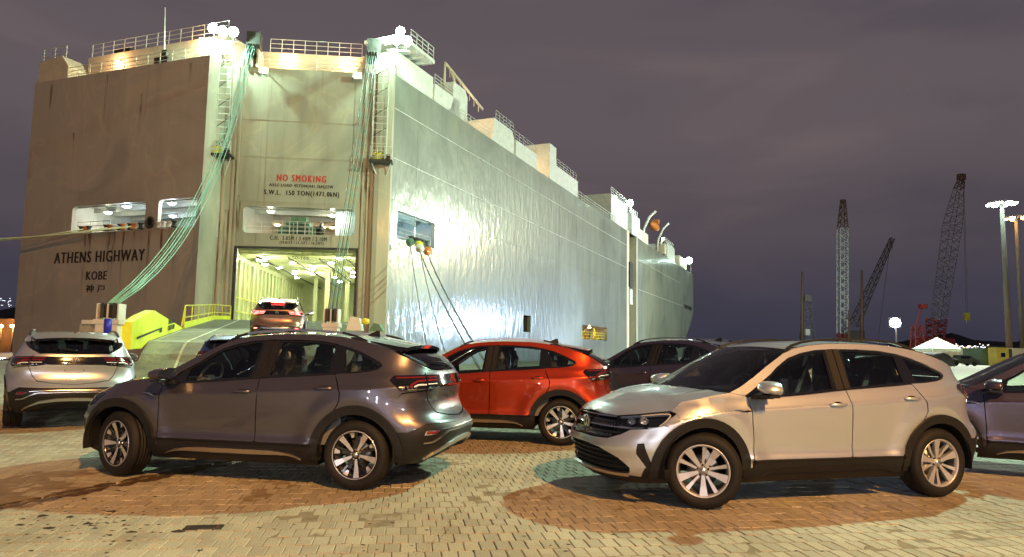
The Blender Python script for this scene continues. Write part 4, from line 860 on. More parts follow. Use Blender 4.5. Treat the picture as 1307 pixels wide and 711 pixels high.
for u in (574, 626, 700):
    t = tS(u)-1.5; c = oS(t, 26.2, -2.5); mb = MB(); mb.lathe([(0, -.14), (.14, -.1), (.16, .1), (0, .14)], M_LITO, 10, axis='Z', c=tuple(c)); mb.bar(c-Vector((0, 0, 1.2)), c-Vector((0, 0, .1)), .04, M_WHT, 5); sbuild(mb, 'deck_lamp'); light('deck_lamp_light', 'POINT', tuple(c+Vector((0, 0, .5))), 420, (1, .60, .30), .15)

# rust and dirt run down the plating below openings and fairleads: stains with a shape of their own
def rust_mat():
    m = bpy.data.materials.new('rust_run'); m.use_nodes = True; t = m.node_tree; t.nodes.clear(); L = t.links.new
    a = nd(t, 'ShaderNodeAttribute', attribute_name='fade'); g = nd(t, 'ShaderNodeNewGeometry'); mp = nd(t, 'ShaderNodeMapping'); mp.inputs['Scale'].default_value = (5, 5, .35); L(g.outputs['Position'], mp.inputs[0])
    n = nd(t, 'ShaderNodeTexNoise'); n.inputs['Scale'].default_value = 1.6; n.inputs['Detail'].default_value = 5; L(mp.outputs[0], n.inputs['Vector']); r_ = ramp(t, n.outputs['Fac'], [(.38, (0, 0, 0)), (.66, (1, 1, 1))])
    mu = nd(t, 'ShaderNodeMath', operation='MULTIPLY'); L(a.outputs['Fac'], mu.inputs[0]); L(r_.outputs[0], mu.inputs[1])
    tr = nd(t, 'ShaderNodeBsdfTransparent'); d = nd(t, 'ShaderNodeBsdfDiffuse'); d.inputs[0].default_value = (.17, .070, .022, 1); mi_ = nd(t, 'ShaderNodeMixShader'); L(mu.outputs[0], mi_.inputs[0]); L(tr.outputs[0], mi_.inputs[1]); L(d.outputs[0], mi_.inputs[2])
    o = nd(t, 'ShaderNodeOutputMaterial'); L(mi_.outputs[0], o.inputs[0]); return m
M_RUST = rust_mat(); rs = random.Random(8)
def rust(o, t, z, w, ln, amt, k=.006):
    n = 7; mb = MB(); rows = []; fade = []
    for i in range(n):
        f_ = i/(n-1); ww = w*(1-.35*f_)
        rows.append([tuple(o(t+ww*a, z-ln*f_, k)) for a in (-.5, -.25, 0, .25, .5)]); fade += [amt*(1-f_)**.8*b for b in (0, .8, 1, .8, 0)]
    mb.sheet(rows, M_RUST, False); ob = sbuild(mb, 'rust_run'); at_ = ob.data.attributes.new('fade', 'FLOAT', 'POINT'); at_.data.foreach_set('value', fade)
for t in (7.9, 8.4, 10.7, 11.2, 12.3, 13.5, 15.2, 16.5, 17.4, 18.0): rust(oT, t, 10.62, rs.uniform(.35, .7), rs.uniform(3.0, 6.5), rs.uniform(.7, 1.0))
for t, z in ((5.5, 19.8), (2.2, 24.6), (9.0, 24.7), (13.2, 22.5), (18.4, 24.6)): rust(oT, t, z, .35, rs.uniform(2, 5), .7)
for t in (-.0, .62, 1.15, 1.5, 11.6, 11.95, 12.3): rust(oQ, t, rs.uniform(11, 19), rs.uniform(.25, .6), rs.uniform(5, 9), .9, .008)
for t in (3.0, 6.0, 9.2): rust(oQ, t, 10.62, .3, 1.2, .6)
for t in (1.5, 3.2, 5.0, 7.2, 30.9, 32.8, 56, 62, 69): rust(oS, t, 10.6 if t < 10 else 3.3, .5, 3.0, .6)
# ================================================================== CARS
# body surface in (p, z): p runs along the side (p = x there) and on round the nose and the tail
def smooth_table(xs, ys, sig, lo=-2.6, hi=2.6, n=1041):
    X = np.linspace(lo, hi, n); Y = np.interp(X, xs, ys); d = X[1]-X[0]; k = int(3*sig/d)
    if k > 0:
        w = np.exp(-.5*(np.arange(-k, k+1)*d/sig)**2); w /= w.sum(); Y = np.convolve(np.pad(Y, k, mode='edge'), w, 'valid')
    return X, Y
ZC = smooth_table([-2.2, -1.9, -1.5, -.85, 0, .8, 1.18, 1.43, 1.7, 2.0, 2.2], [.99, .985, .97, .94, .885, .845, .825, .785, .71, .67, .66], .1)
WZ = smooth_table([.16, .22, .27, .33, .40, .412, .420, .462, .50, .60, .70, .80, .862, .870, .888, .92, .96, 1.0, 1.1, 1.2, 1.3, 1.4, 1.5], [.70, .78, .82, .845, .853, .876, .878, .862, .860, .868, .875, .8795, .882, .872, .861, .846, .826, .797, .745, .70, .652, .602, .55], .003, .1, 1.6, 1501)
XF = smooth_table([.15, .2, .24, .3, .36, .42, .5, .58, .66, .72, .78, .82, .9, 1.1], [1.86, 1.94, 2.02, 2.055, 2.05, 2.06, 2.085, 2.075, 2.015, 1.99, 1.96, 1.93, 1.88, 1.75], .012, .1, 1.6, 1501)
XR = smooth_table([.15, .2, .25, .3, .4, .5, .58, .64, .68, .72, .80, .86, .97, 1.02, 1.09, 1.16, 1.6], [1.80, 1.88, 1.95, 2.02, 2.09, 2.125, 2.12, 2.085, 2.03, 1.995, 1.965, 1.955, 1.975, 1.955, 1.935, 1.90, 1.90], .01, .1, 1.6, 1501)
XSF, XSR = 1.15, -1.30
def _sup(n, L0, W0, m=2000):
    th = np.linspace(0, np.pi/2, m); S = np.sin(th)**(2/n); C = np.cos(th)**(2/n)
    return np.concatenate([[0], np.cumsum(np.hypot(np.diff(S*L0), np.diff(C*W0)))]), S, C
AF, SF, CF = _sup(2.6, .98, .87); AR, SR, CR = _sup(3.0, .80, .87)
PF = XSF+AF[-1]; PR = XSR-AR[-1]
WZ2 = (WZ[0], np.where(WZ[0] < .60, np.interp(WZ[0], [.16, .22, .27, .33, .40, .50, .60], [.70, .78, .82, .845, .856, .864, .868]), WZ[1]))
def Wf(x, z):
    zc = np.interp(x, *ZC)
    ze = np.where(z < .6, z, np.where(z < zc, .6+(z-.6)*(.87-.6)/(zc-.6), .87+(z-zc)))
    w = np.interp(ze, *WZ); k_ = np.clip((np.abs(x)-.80)/.12, 0, 1); w = w*(1-k_)+np.interp(ze, *WZ2)*k_-.010*(x/1.2)**2
    for cx in (1.283, -1.283):
        r = np.hypot(x-cx, z-.34); w = w+.020*np.exp(-((r-.50)/.10)**2)*(z < 1.0)
    return w
def P(p, z):
    p, z = np.broadcast_arrays(np.asarray(p, float), np.asarray(z, float)); out = np.zeros(p.shape+(3,))
    w = Wf(np.clip(p, XSR-.5, XSF+.7), z)
    af = np.clip(p-XSF, 0, None); ar = np.clip(XSR-p, 0, None)
    xf = XSF+(np.interp(z, *XF)-XSF)*np.interp(af, AF, SF); xr = XSR-(np.interp(z, *XR)+XSR)*np.interp(ar, AR, SR)
    out[..., 0] = np.where(p > XSF, xf, np.where(p < XSR, xr, p))
    out[..., 1] = w*np.where(p > XSF, np.interp(af, AF, CF), np.where(p < XSR, np.interp(ar, AR, CR), 1.))
    out[..., 2] = z
    return out
def Nn(p, z):
    e = 3e-3; p = np.clip(p, PR+e*1.5, PF-e*1.5)
    n = np.cross(P(p, z+e)-P(p, z-e), P(p+e, z)-P(p-e, z)); n /= np.linalg.norm(n, axis=-1, keepdims=True)+1e-12
    q = P(p, z); s = np.sign(n[..., 0]*q[..., 0]*.3+n[..., 1]*q[..., 1]); s = np.where(s == 0, 1, s)
    return n*s[..., None]
PT = np.linspace(PR, PF, 1400)
def fx(x, z): return float(np.interp(x, P(PT, np.full_like(PT, z))[:, 0], PT))
def S(*pts): return [(fx(x, z), z) for x, z in pts]
def wall(off):
    def f(p, z):
        n = Nn(p, z); return P(p, z)+n*off, n
    return f
def crease_pts(p0, p1):
    ps = np.arange(p0, p1, .045); return [(p, np.interp(p, *ZC)+d) for p in ps for d in (-.03, -.010, .002, .014)]+[(p, z) for p in ps for z in (.421, .436, .450, .462, .475)]
def panel(name, parent, outline, mt, holes=(), off=0., lip=.018, gap=.0019, grid=.05, mirror=False, side=1, lipmat=None, build=True, step=.035):
    mb = MB(); ps = [q[0] for q in outline]
    cdt_sheet(mb, outline, list(holes), wall(off), mt, grid, step, extra=crease_pts(min(ps), max(ps)), lip=lip, lipmat=lipmat, gap=gap, mirror=mirror)
    if side < 0: flip(mb)
    return mb.build(name, parent) if build else mb
def flip(mb):
    mb.v = [(x, -y, z) for x, y, z in mb.v]; mb.n = [None if n is None else (n[0], -n[1], n[2]) for n in mb.n]; mb.f = [f[::-1] for f in mb.f]; return mb
def ribbon(mb, path, w, o0, o1, mt, both=False, n=14, close=False):
    """solid strip lying on the body: path of (p,z), width w, from offset o0 to o1 along the normal"""
    pa = np.array(path, float); L = np.concatenate([[0], np.cumsum(np.hypot(*np.diff(pa, axis=0).T))]); t = np.linspace(0, L[-1], max(n, 2))
    pz = np.stack([np.interp(t, L, pa[:, 0]), np.interp(t, L, pa[:, 1])], 1)
    C = P(pz[:, 0], pz[:, 1]); Nq = Nn(pz[:, 0], pz[:, 1]); T = np.gradient(C, axis=0); T /= np.linalg.norm(T, axis=1, keepdims=True)+1e-9
    B = np.cross(Nq, T); ww = (np.interp(t/L[-1], np.linspace(0, 1, len(w)), w) if isinstance(w, (list, tuple)) else np.full(len(t), w))[:, None]/2
    rows = [C-B*ww+Nq*o0, C-B*ww*.9+Nq*o1, C+B*ww*.9+Nq*o1, C+B*ww+Nq*o0]
    for sg in ((1, -1) if both else (1,)):
        M = np.array([1, sg, 1.]); vs = [r_[i]*M for i in range(len(t)) for r_ in rows]; m = 4
        fs = [(i*m+k, i*m+(k+1) % m, (i+1)*m+(k+1) % m, (i+1)*m+k) for i in range(len(t)-1) for k in range(m)]+[(3, 2, 1, 0), tuple(range(len(vs)-4, len(vs)))]
        mb.add(vs, fs if sg > 0 else [f[::-1] for f in fs], mt)
    return mb
def arc(cx, r, a0, a1, n=14, cz=.33):
    return [(cx+r*math.cos(R(a0+(a1-a0)*k/n)), cz+r*math.sin(R(a0+(a1-a0)*k/n))) for k in range(n+1)]
DLO = [(.83, .965), (.76, 1.0), (.70, 1.035), (.60, 1.095), (.50, 1.155), (.41, 1.22), (.26, 1.305), (.10, 1.355), (-.07, 1.385), (-.26, 1.397), (-.56, 1.40), (-.80, 1.39), (-.98, 1.365), (-1.13, 1.33), (-1.28, 1.275), (-1.40, 1.22), (-1.475, 1.185), (-1.485, 1.16), (-1.45, 1.128), (-1.38, 1.108), (-1.21, 1.088), (-1.035, 1.080)]
BELT = [(-1.035, 1.080), (-.81, 1.062), (-.62, 1.050), (-.248, 1.024), (.24, .980), (.59, .957), (.83, .965)]
ROOFE = [(.98, .99), (.84, 1.048), (.70, 1.122), (.53, 1.222), (.30, 1.347), (.16, 1.397), (0, 1.428), (-.2, 1.448), (-.4, 1.457), (-.8, 1.452), (-1.0, 1.437), (-1.2, 1.407), (-1.34, 1.375), (-1.57, 1.300), (-1.73, 1.225), (-1.87, 1.125)]
def lamp_parts(): pass
def make_wheel(style, side):
    """hub at the origin, outer face towards +y (side=1)"""
    w = MB(); rimf = M_RIMD if style == 'black' else M_RIMS; dark = M_RIMB if style == 'black' else M_RIMS
    w.lathe([(.222, .012), (.226, .020), (.222, .024), (.214, .018), (.206, .004), (.203, -.012)], rimf if style != 'black' else dark, 48); w.lathe([(.203, -.012), (.198, -.04), (.192, -.10), (.200, -.17), (.222, -.19)], M_BARREL, 48)
    w.lathe([(.2265, .0205), (.224, .0245), (.2165, .021)], rimf, 48)
    def blade(a, r0, r1, w0, w1, y0, y1, th, m, skew=0., mside=None):
        ca, sa = math.cos(a), math.sin(a); vs = []
        for (r_, hw, yy) in ((r0, w0, y0), ((r0+r1)/2, (w0+w1)/2*.96, (y0+y1)/2-.006), (r1, w1, y1)):
            for s_ in (-1, 1):
                tx = s_*hw+skew*(r_-r0)
                vs.append((r_*ca-tx*sa, yy, r_*sa+tx*ca))
        vb = [(x, y-th, z) for x, y, z in vs]
        w.add(vs, [(0, 1, 3, 2), (2, 3, 5, 4)], m); w.add(vs+vb, [(0, 2, 8, 6), (2, 4, 10, 8), (1, 7, 9, 3), (3, 9, 11, 5), (0, 6, 7, 1), (4, 5, 11, 10), (6, 8, 9, 7), (8, 10, 11, 9)], mside or m)
    for k in range(5):
        a = R(90+72*k)
        if style == 'black':
            blade(a, .040, .217, .011, .031, -.012, .014, .030, M_RIMD, .05, M_RIMB)
            blade(a+R(30), .045, .140, .012, .016, -.022, -.012, .026, M_RIMB, .12)
            blade(a+R(33), .158, .217, .012, .030, -.010, .012, .026, M_RIMD, .16, M_RIMB)
            blade(a+R(48), .045, .214, .010, .012, -.026, -.002, .02, M_RIMB, -.05)
        else:
            blade(a, .040, .217, .013, .036, -.010, .014, .034, M_RIMS, .0)
            blade(a+R(36), .050, .217, .010, .012, -.022, .006, .03, M_RIMS, .16)
            blade(a+R(41), .050, .217, .009, .010, -.022, .006, .03, M_RIMS, -.05)
    w.lathe([(0, -.004), (.020, -.004), (.030, -.008), (.033, -.02), (.062, -.024), (.064, -.05)], rimf if style != 'black' else M_RIMB, 24)
    w.lathe([(0, .001), (.022, .001), (.026, -.006)], M_SATIN, 20)
    for k in range(5):
        a = R(54+72*k); w.lathe([(0, -.012), (.008, -.012), (.010, -.03)], M_SATIN if style == 'black' else M_SHELL, 8, c=(.047*math.cos(a), 0, .047*math.sin(a)))
    t = MB()
    prof = [(.224, .016), (.236, .026), (.262, .034), (.290, .030), (.308, .016), (.3185, .002), (.3235, -.008), (.3265, -.014)]
    gr = []
    for c_ in (-.048, -.078, -.110, -.141):
        gr += [(.3275, c_+.006), (.3205, c_+.005), (.3205, c_-.005), (.3275, c_-.006)]
    prof += gr+[(.3265, -.174), (.3235, -.182), (.316, -.192), (.290, -.214), (.236, -.206), (.222, -.194)]
    def mod(i, k, r, h):
        if r > .312 and (i < 8 or i > len(prof)-7) and k % 2: return r-.0045, h
        return r, h
    t.lathe(prof, M_TYRE, 96, mod=mod)
    d = MB(); d.lathe([(.03, -.085), (.135, -.085), (.137, -.10), (.135, -.115), (.03, -.115)], M_DISC, 32)
    d.lathe([(.0, -.07), (.06, -.07), (.07, -.085)], M_DISC, 20)
    c_ = Vector((-.105, -.095, .05)); d.box(c_, (.06, .07, .13), M_SATIN)
    for q in (w, t, d):
        if side < 0: flip(q)
    return w, t, d
def add_logo(mb, lift, r, mt, o=0.):
    """ring with a V over a W, as on the cars; lift(a,b)->point, a to the viewer's right"""
    def seg(a, b, wd):
        a = np.array(a, float); b = np.array(b, float); t = (b-a)/np.hypot(*(b-a)); n = np.array((-t[1], t[0]))*wd/2
        q = [a-n, b-n, b+n, a+n]; vs = [lift(*(c*r), 0) for c in q]+[lift(*(c*r), .004) for c in q]
        mb.add(vs, [(0, 1, 2, 3), (4, 7, 6, 5), (0, 4, 5, 1), (1, 5, 6, 2), (2, 6, 7, 3), (3, 7, 4, 0)], mt)
    K = 28
    for k in range(K):
        a0, a1 = 2*math.pi*k/K, 2*math.pi*(k+1)/K; seg((.93*math.cos(a0), .93*math.sin(a0)), (.93*math.cos(a1), .93*math.sin(a1)), .13)
    for s_ in (-1, 1):
        seg((s_*.36, .80), (0, .06), .15); seg((s_*.80, .42), (s_*.36, -.78), .15); seg((s_*.36, -.78), (0, -.02), .15)
def build_car(rim='black', rail=M_SATIN, paintm=None, silver_sill=True, body=P_GREY, roofrailfoot=M_BLACK):
    root = empty('parked_car')
    sides = (1, -1)
    # ---- fenders, doors, quarter panels
    FEN = S((.817, .962), (.83, .966), (.98, .99), (1.18, .96), (1.43, .912))+[(1.60, .860), (1.66, .832), (1.60, .812)]+S(*arc(1.283, .435, 64, 172, 16))+S((.84, .335), (.806, .335), (.806, .60), (.815, .86))
    FD = S((.811, .961), (.59, .955), (.24, .978), (-.244, 1.022), (-.258, .84), (-.25, .335), (.800, .335), (.800, .60), (.809, .86))
    RD = S((-.250, 1.023), (-.62, 1.049), (-.81, 1.061), (-1.03, 1.079), (-1.065, 1.01), (-1.12, .90), (-1.118, .82), (-1.07, .735))+S(*arc(-1.283, .44, 58, 3, 9))+S((-.846, .335), (-.256, .335), (-.264, .84))
    top = S(*ROOFE)
    QP = S((.83, .967))+top+[(-2.09, 1.10), (-2.095, .93), (-1.81, .915), (-1.62, .715)]+S(*arc(-1.283, .44, 128, 62, 9))+S((-1.078, .735), (-1.126, .82), (-1.128, .90), (-1.073, 1.01), (-1.035, 1.080))+S(*DLO[::-1][1:])
    FBAR = [q for q in FEN]
    for sd in sides:
        panel('fender', root, FEN, body, side=sd); 
        d = panel('front_door', root, FD, body, side=sd); tag(d)
        handle(d, -.10, .885, sd, body)
        d2 = panel('rear_door', root, RD, body, side=sd)
        handle(d2, -.955, .938, sd, body)
        panel('side_frame', root, QP, body, side=sd, gap=.002)
    # ---- bonnet: height field between the two shutlines
    he = [P(*q) for q in S((.98, .99), (1.18, .96), (1.43, .912), (1.57, .868))]+[P(1.66, .832), P(1.80, .814), P(2.0, .790), P(2.20, .770), P(2.45, .772), P(PF, .774)]
    hz_ = S((.98, .99), (1.18, .96), (1.43, .912))+[(1.60, .860), (1.66, .832), (1.80, .815), (2.0, .790), (2.20, .768), (2.45, .767), (PF, .768)]; hz_ = [tuple(np.array(a)+(np.array(b)-np.array(a))*k/5) for a, b in zip(hz_, hz_[1:]) for k in range(5)]+[hz_[-1]]; he = [P(*q) for q in hz_]
    he = np.array(he); ex, ey, ez = he[:, 0], he[:, 1], he[:, 2]
    cxs = smooth_table([.9, 1.12, 1.3, 1.6, 1.85, 1.93, float(ex[-1])], [1.01, 1.012, .995, .945, .875, .832, .769], .02, .8, 2.2, 400)
    def hood(x, y):
        x = np.asarray(x, float); y = np.asarray(y, float); ye = np.interp(x, ex, ey); zt = np.interp(x, ex, ez); zcn = np.interp(x, *cxs)
        r_ = np.clip(np.abs(y)/np.maximum(ye, 1e-3), 0, 1); z = zcn-(zcn-zt)*r_**2.4
        z = z+.010*np.exp(-((np.abs(y)-ye*.72)/.035)**2)*np.clip((1.75-x)*3, 0, 1)*(r_ < .97)
        return np.stack([x, y, z], -1)
    def hoodl(x, y):
        e = 4e-3; p = hood(x, y); n = np.cross(hood(x+e, y)-hood(x-e, y), hood(x, y+e)-hood(x, y-e)); n /= np.linalg.norm(n, axis=-1, keepdims=True)+1e-9
        n[n[:, 2] < 0] *= -1; return p, n
    ol = [(x, y) for x, y in zip(ex, ey)]+[(x, -y) for x, y in zip(ex[::-1][1:], ey[::-1][1:])]+[(1.08, -.45), (1.12, 0.0), (1.08, .45)]
    mb = MB(); cdt_sheet(mb, ol, [], hoodl, body, .055, .05, lip=.02, gap=.003); mb.build('bonnet', root)
    # ---- windscreen, roof and rear glass: strips lofted between the two roof edges
    ed = [P(*q) for q in top]
    ctr = [(1.14, .985), (1.00, 1.052), (.855, 1.132), (.67, 1.238), (.41, 1.375), (.26, 1.430), (.06, 1.462), (-.2, 1.480), (-.4, 1.487), (-.8, 1.483), (-1.0, 1.470), (-1.22, 1.445), (-1.38, 1.412), (-1.63, 1.330), (-1.79, 1.252), (-1.955, 1.135)]
    def strip(i0, i1, w0, w1, mt, name, parent=root, off=0., nu=10, nv=16, cut=None, lipd=0):
        s_ = np.linspace(i0, i1, nu); E_ = np.array(ed); Ct = np.array([(a, 0, b) for a, b in ctr]); k = np.arange(len(ed))
        def ev(s_, w_):
            e = np.array([np.interp(s_, k, E_[:, j]) for j in range(3)]).T; c = np.array([np.interp(s_, k, Ct[:, j]) for j in range(3)]).T
            ww = np.abs(w_)[:, None]; f_ = 1-ww**2.3
            q = e*(1-f_)+c*f_; q[:, 1] = e[:, 1]*w_; return q
        rows = []; nr = []
        for a in s_:
            w_ = np.linspace(w0, w1, nv); A = np.full(nv, a); q = ev(A, w_); e = .05
            du = ev(np.clip(A+e*2, 0, len(ed)-1), w_)-ev(np.clip(A-e*2, 0, len(ed)-1), w_); dv = ev(A, np.clip(w_+.01, -1, 1))-ev(A, np.clip(w_-.01, -1, 1))
            n = np.cross(du, dv); n /= np.linalg.norm(n, axis=1, keepdims=True)+1e-9; n[n[:, 2] < 0] *= -1
            rows.append(q+n*off); nr.append(n)
        mb = MB(); m = nv; vs = [p for r_ in rows for p in r_]; ns = [p for r_ in nr for p in r_]
        fs = [(i*m+k_, i*m+k_+1, (i+1)*m+k_+1, (i+1)*m+k_) for i in range(nu-1) for k_ in range(m-1)]
        if cut: fs = [f for f in fs if not cut(np.mean([vs[i] for i in f], 0))]
        a, b, c = (np.array(vs[fs[0][i]]) for i in range(3))
        if np.cross(b-a, c-a)@ns[fs[0][0]] < 0: fs = [f[::-1] for f in fs]
        mb.add(vs, fs, mt, True, normals=ns); return mb.build(name, parent) if name else mb
    ws = strip(0, 4.75, -.985, .985, M_GLASS, 'windscreen', nu=14, nv=21)
    fr = MB()
    for (a, b, c, d) in ((0, .55, -.985, .985), (4.45, 4.8, -.985, .985), (0, 4.8, -.985, -.93), (0, 4.8, .93, .985)):
        q = strip(a, b, c, d, M_GLOSS, None, off=-.004, nu=10, nv=14 if d-c > 1 else 3); fr.add(q.v, q.f, M_GLOSS, True, normals=q.n)
    fr.build('frit_border', ws)
    rf = strip(4.72, 13.0, -1, 1, body, 'roof', nu=46, nv=23)
    hl = strip(5.0, 12.4, -.97, .97, M_HEAD, 'headliner', rf, off=-.035, nu=14, nv=9)
    rg = strip(13.0, 15.0, -.93, .93, M_GLASSD, 'rear_window', nu=8, nv=17)
    q = MB()
    for (a, b, c, d) in ((13.0, 15, -1, -.91), (13, 15, .91, 1), (14.75, 15.02, -1, 1)):
        z_ = strip(a, b, c, d, M_GLOSS, None, off=-.003, nu=8, nv=4 if d-c < 1 else 14); q.add(z_.v, z_.f, M_GLOSS, True, normals=z_.n)
    q.build('frit_border', rg)
    # wipers
    wp = MB()
    for (a, b) in (((1.10, .30, 1.0), (1.02, -.28, 1.03)), ((1.09, -.28, 1.0), (1.00, -.60, 1.02))):
        wp.bar(a, b, .008, M_BLACK, 5); 
    wp.build('wiper', ws)
    cw = MB(); cw.sheet([[(1.10, y, .985-.02*abs(y)/.7) for y in np.linspace(-.68, .68, 9)], [(1.17-.17*(abs(y)/.7)**2, y*1.02, .995-.012*(abs(y)/.7)) for y in np.linspace(-.68, .68, 9)]], M_BLACK); cw.build('cowl', root)
    wr = MB(); wr.tube([(-1.94, 0.02, 1.17), (-1.90, .14, 1.20), (-1.86, .34, 1.205)], .008, M_BLACK, 5); wr.lathe([(0, .0), (.02, 0), (.022, -.02)], M_BLACK, 12, axis='Z', c=(-1.93, 0, 1.19)); wr.build('rear_wiper', rg)
    # ---- spoiler
    sp = MB(); ys = np.linspace(-.60, .60, 17)
    def spz(y, x): return 1.44-(x+1.22)*-.28*0
    rowsT = []
    for x, z, zb in ((-1.30, 1.432, 1.40), (-1.42, 1.412, 1.37), (-1.55, 1.388, 1.345), (-1.66, 1.372, 1.335)):
        rowsT.append((x, z, zb))
    T = [[(x-.03*(1-(abs(y)/.6)**2)*(i/3), y*(1-.04*i), z-.032*(abs(y)/.6)**2.2) for y in ys] for i, (x, z, zb) in enumerate(rowsT)]
    Bt = [[(x-.03*(1-(abs(y)/.6)**2)*(i/3), y*(1-.04*i), zb-.032*(abs(y)/.6)**2.2) for y in ys] for i, (x, z, zb) in enumerate(rowsT)]
    sp.sheet(T, body); sp.sheet([r_[::-1] for r_ in Bt], M_GLOSS); sp.sheet([T[-1], Bt[-1]], M_GLOSS, False)
    for e in (0, -1): sp.sheet([[r_[e] for r_ in T], [r_[e] for r_ in Bt]], M_GLOSS, False)
    spo = sp.build('spoiler', root)
    for sg in sides:
        fn = MB(); pts = [(-1.30, 1.405), (-1.42, 1.388), (-1.64, 1.335), (-1.60, 1.29), (-1.44, 1.34)]
        fn.prism(pts, lambda a, b, o: (a, sg*(.575+o-(-1.3-a)*.02), b-.02), 0, .018, M_GLOSS); fn.build('spoiler_fin', spo, recalc=True)
    br = MB(); br.box((-1.672, 0, 1.352), (.02, .26, .012), M_RED if rim != 'lit' else M_REDLIT); br.build('brake_light', root)
    # antenna fin
    af = MB(); af.add([(-1.02, -.02, 1.468), (-1.02, .02, 1.468), (-1.17, -.024, 1.452), (-1.17, .024, 1.452), (-1.15, 0, 1.515), (-1.12, 0, 1.517)], [(0, 1, 5), (1, 3, 4, 5), (3, 2, 4), (2, 0, 5, 4), (0, 2, 3, 1)], M_BLACK); af.build('antenna_fin', root)
    # ---- roof rails
    for sg in sides:
        xs = [.26, .16, .05, -.10, -.40, -.75, -1.0, -1.15, -1.27]
        rz = np.interp(xs, [q[0] for q in ROOFE[::-1]], [q[1] for q in ROOFE[::-1]]); ry_ = [abs(float(P(fx(x, z), z)[1])) for x, z in zip(xs, rz)]
        up = [.006, .030, .040, .043, .044, .044, .042, .032, .006]
        r1 = MB(); pts = [(x, sg*(y-.028), z+u) for x, y, z, u in zip(xs, ry_, rz, up)]
        vs = []
        for (x, y, z), u in zip(pts, up): vs += [(x, y-.016, z-.012), (x, y-.013, z+.010), (x, y+.013, z+.010), (x, y+.016, z-.012)]
        m = 4; k0, k1 = 2, 6
        fs = lambda a, b: [(i*m+k, i*m+(k+1) % m, (i+1)*m+(k+1) % m, (i+1)*m+k) for i in range(a, b) for k in range(m)]
        r1.add(vs, fs(0, k0)+fs(k1, 8)+[(0, 1, 2, 3), (32, 33, 34, 35)], roofrailfoot); r1.add(vs, fs(k0, k1), rail)
        for (x, y, z) in (pts[1], pts[7]): r1.box((x, y, z-.028), (.10, .024, .03), roofrailfoot)
        r1.build('roof_rail', root, recalc=True)
    # ---- side glass and black pillars
    g = MB()
    for sd in sides:
        def sub(x0, x1, sl0=0., sl1=0.):
            # part of DLO between two slanted cuts x = x0 + sl*(z-1.2)
            poly = np.array(densify(DLO+BELT[1:-1], .03)); 
            def cut(poly, f_):
                out = []
                for i in range(len(poly)):
                    a, b = poly[i], poly[(i+1) % len(poly)]; fa, fb = f_(a), f_(b)
                    if fa >= 0: out.append(tuple(a))
                    if fa*fb < 0: out.append(tuple(a+(b-a)*fa/(fa-fb)))
                return np.array(out)
            poly = cut(poly, lambda q: q[0]-(x0+sl0*(q[1]-1.2))); poly = cut(poly, lambda q: (x1+sl1*(q[1]-1.2))-q[0]); return [tuple(q) for q in poly]
        allD = densify(DLO+BELT[1:-1], .05)
        fgl = sub(-.155, .60, -.10, 0); rgl = sub(-.98, -.335, -.02, -.12); qgl = sub(-1.6, -1.08, 0, .25); pf = 0
        holes = [inset(q, .020) for q in (fgl, rgl, qgl)]
        tri = sub(.625, .9)
        mb = MB(); cdt_sheet(mb, S(*allD), [S(*h_) for h_ in holes], wall(-.012), M_GLOSS, .06, .05, lip=.02)
        if sd < 0: flip(mb)
        wf = mb.build('window_frame', root)
        for nm, q in (('front_side_window', fgl), ('rear_side_window', rgl), ('quarter_window', qgl)):
            mb = MB(); cdt_sheet(mb, S(*inset(q, .012)), [], wall(-.020), M_GLASS if nm[0] == 'f' else M_GLASSD, .12, .06)
            if sd < 0: flip(mb)
            mb.build(nm, root)
        # belt moulding, pillar trim
        mb = MB(); ribbon(mb, S(*[(x, z-.004) for x, z in BELT]), .016, -.01, .004, M_GLOSS, n=26)
        ribbon(mb, S((-.20, 1.02), (-.225, 1.39)), .085, -.012, -.004, M_BLACK); ribbon(mb, S((-.285, 1.02), (-.31, 1.39)), .07, -.012, -.003, M_BLACK)
        if sd < 0: flip(mb)
        mb.build('pillar_trim', root)
        # ---- mirror
        mi_ = MB(); prof = [(.0, .0), (.45, .7), (.8, .95), (1.0, 1.0), (1.0, .0)]
        cxm, cym, czm = .70, .985, 1.035
        n = 14; rings = []
        for (xx, k) in ((.115, .05), (.105, .45), (.075, .78), (.02, .97), (-.045, 1.0), (-.055, .97)):
            rings.append([(cxm+xx+.02*math.cos(2*math.pi*j/n)*k, sd*(cym+.128*k*math.copysign(abs(math.cos(2*math.pi*j/n))**.75, math.cos(2*math.pi*j/n))), czm+.056*k*math.copysign(abs(math.sin(2*math.pi*j/n))**.8, math.sin(2*math.pi*j/n))-.016*math.cos(2*math.pi*j/n)*k+.010) for j in range(n+1)])
        mi_.sheet(rings[:], body)
        c0 = [tuple(p) for p in rings[0][:-1]]; mi_.add(c0, [tuple(range(n))], body)
        mo = mi_.build('door_mirror', root, recalc=True)
        mg = MB(); c1 = [(p[0]+.004, p[1], p[2]) for p in rings[-1][:-1]]; mg.add(c1, [tuple(range(n))[::-1]], M_CHROME); mg.build('mirror_glass', mo)
        ms = MB(); ms.prism([(.62, .965), (.80, .962), (.76, 1.0), (.70, 1.02), (.64, 1.0)], lambda a, b, o: (a, sd*(.83+o), b-.02), 0, .09, M_BLACK); ms.box((cxm+.02, sd*.975, czm-.062), (.10, .20, .022), M_BLACK); ms.build('mirror_foot', mo, recalc=True)
        # fender emblem strip
        mb = MB(); ribbon(mb, S((.86, .822), (.93, .838), (1.0, .842)), [.006, .022, .004], -.002, .006, M_CHROME, n=8); ribbon(mb, S((.80, .838), (.85, .836), (.90, .832)), [.006, .016, .012], -.002, .005, M_GLOSS, n=6)
        if sd < 0: flip(mb)
        mb.build('fender_badge', root)
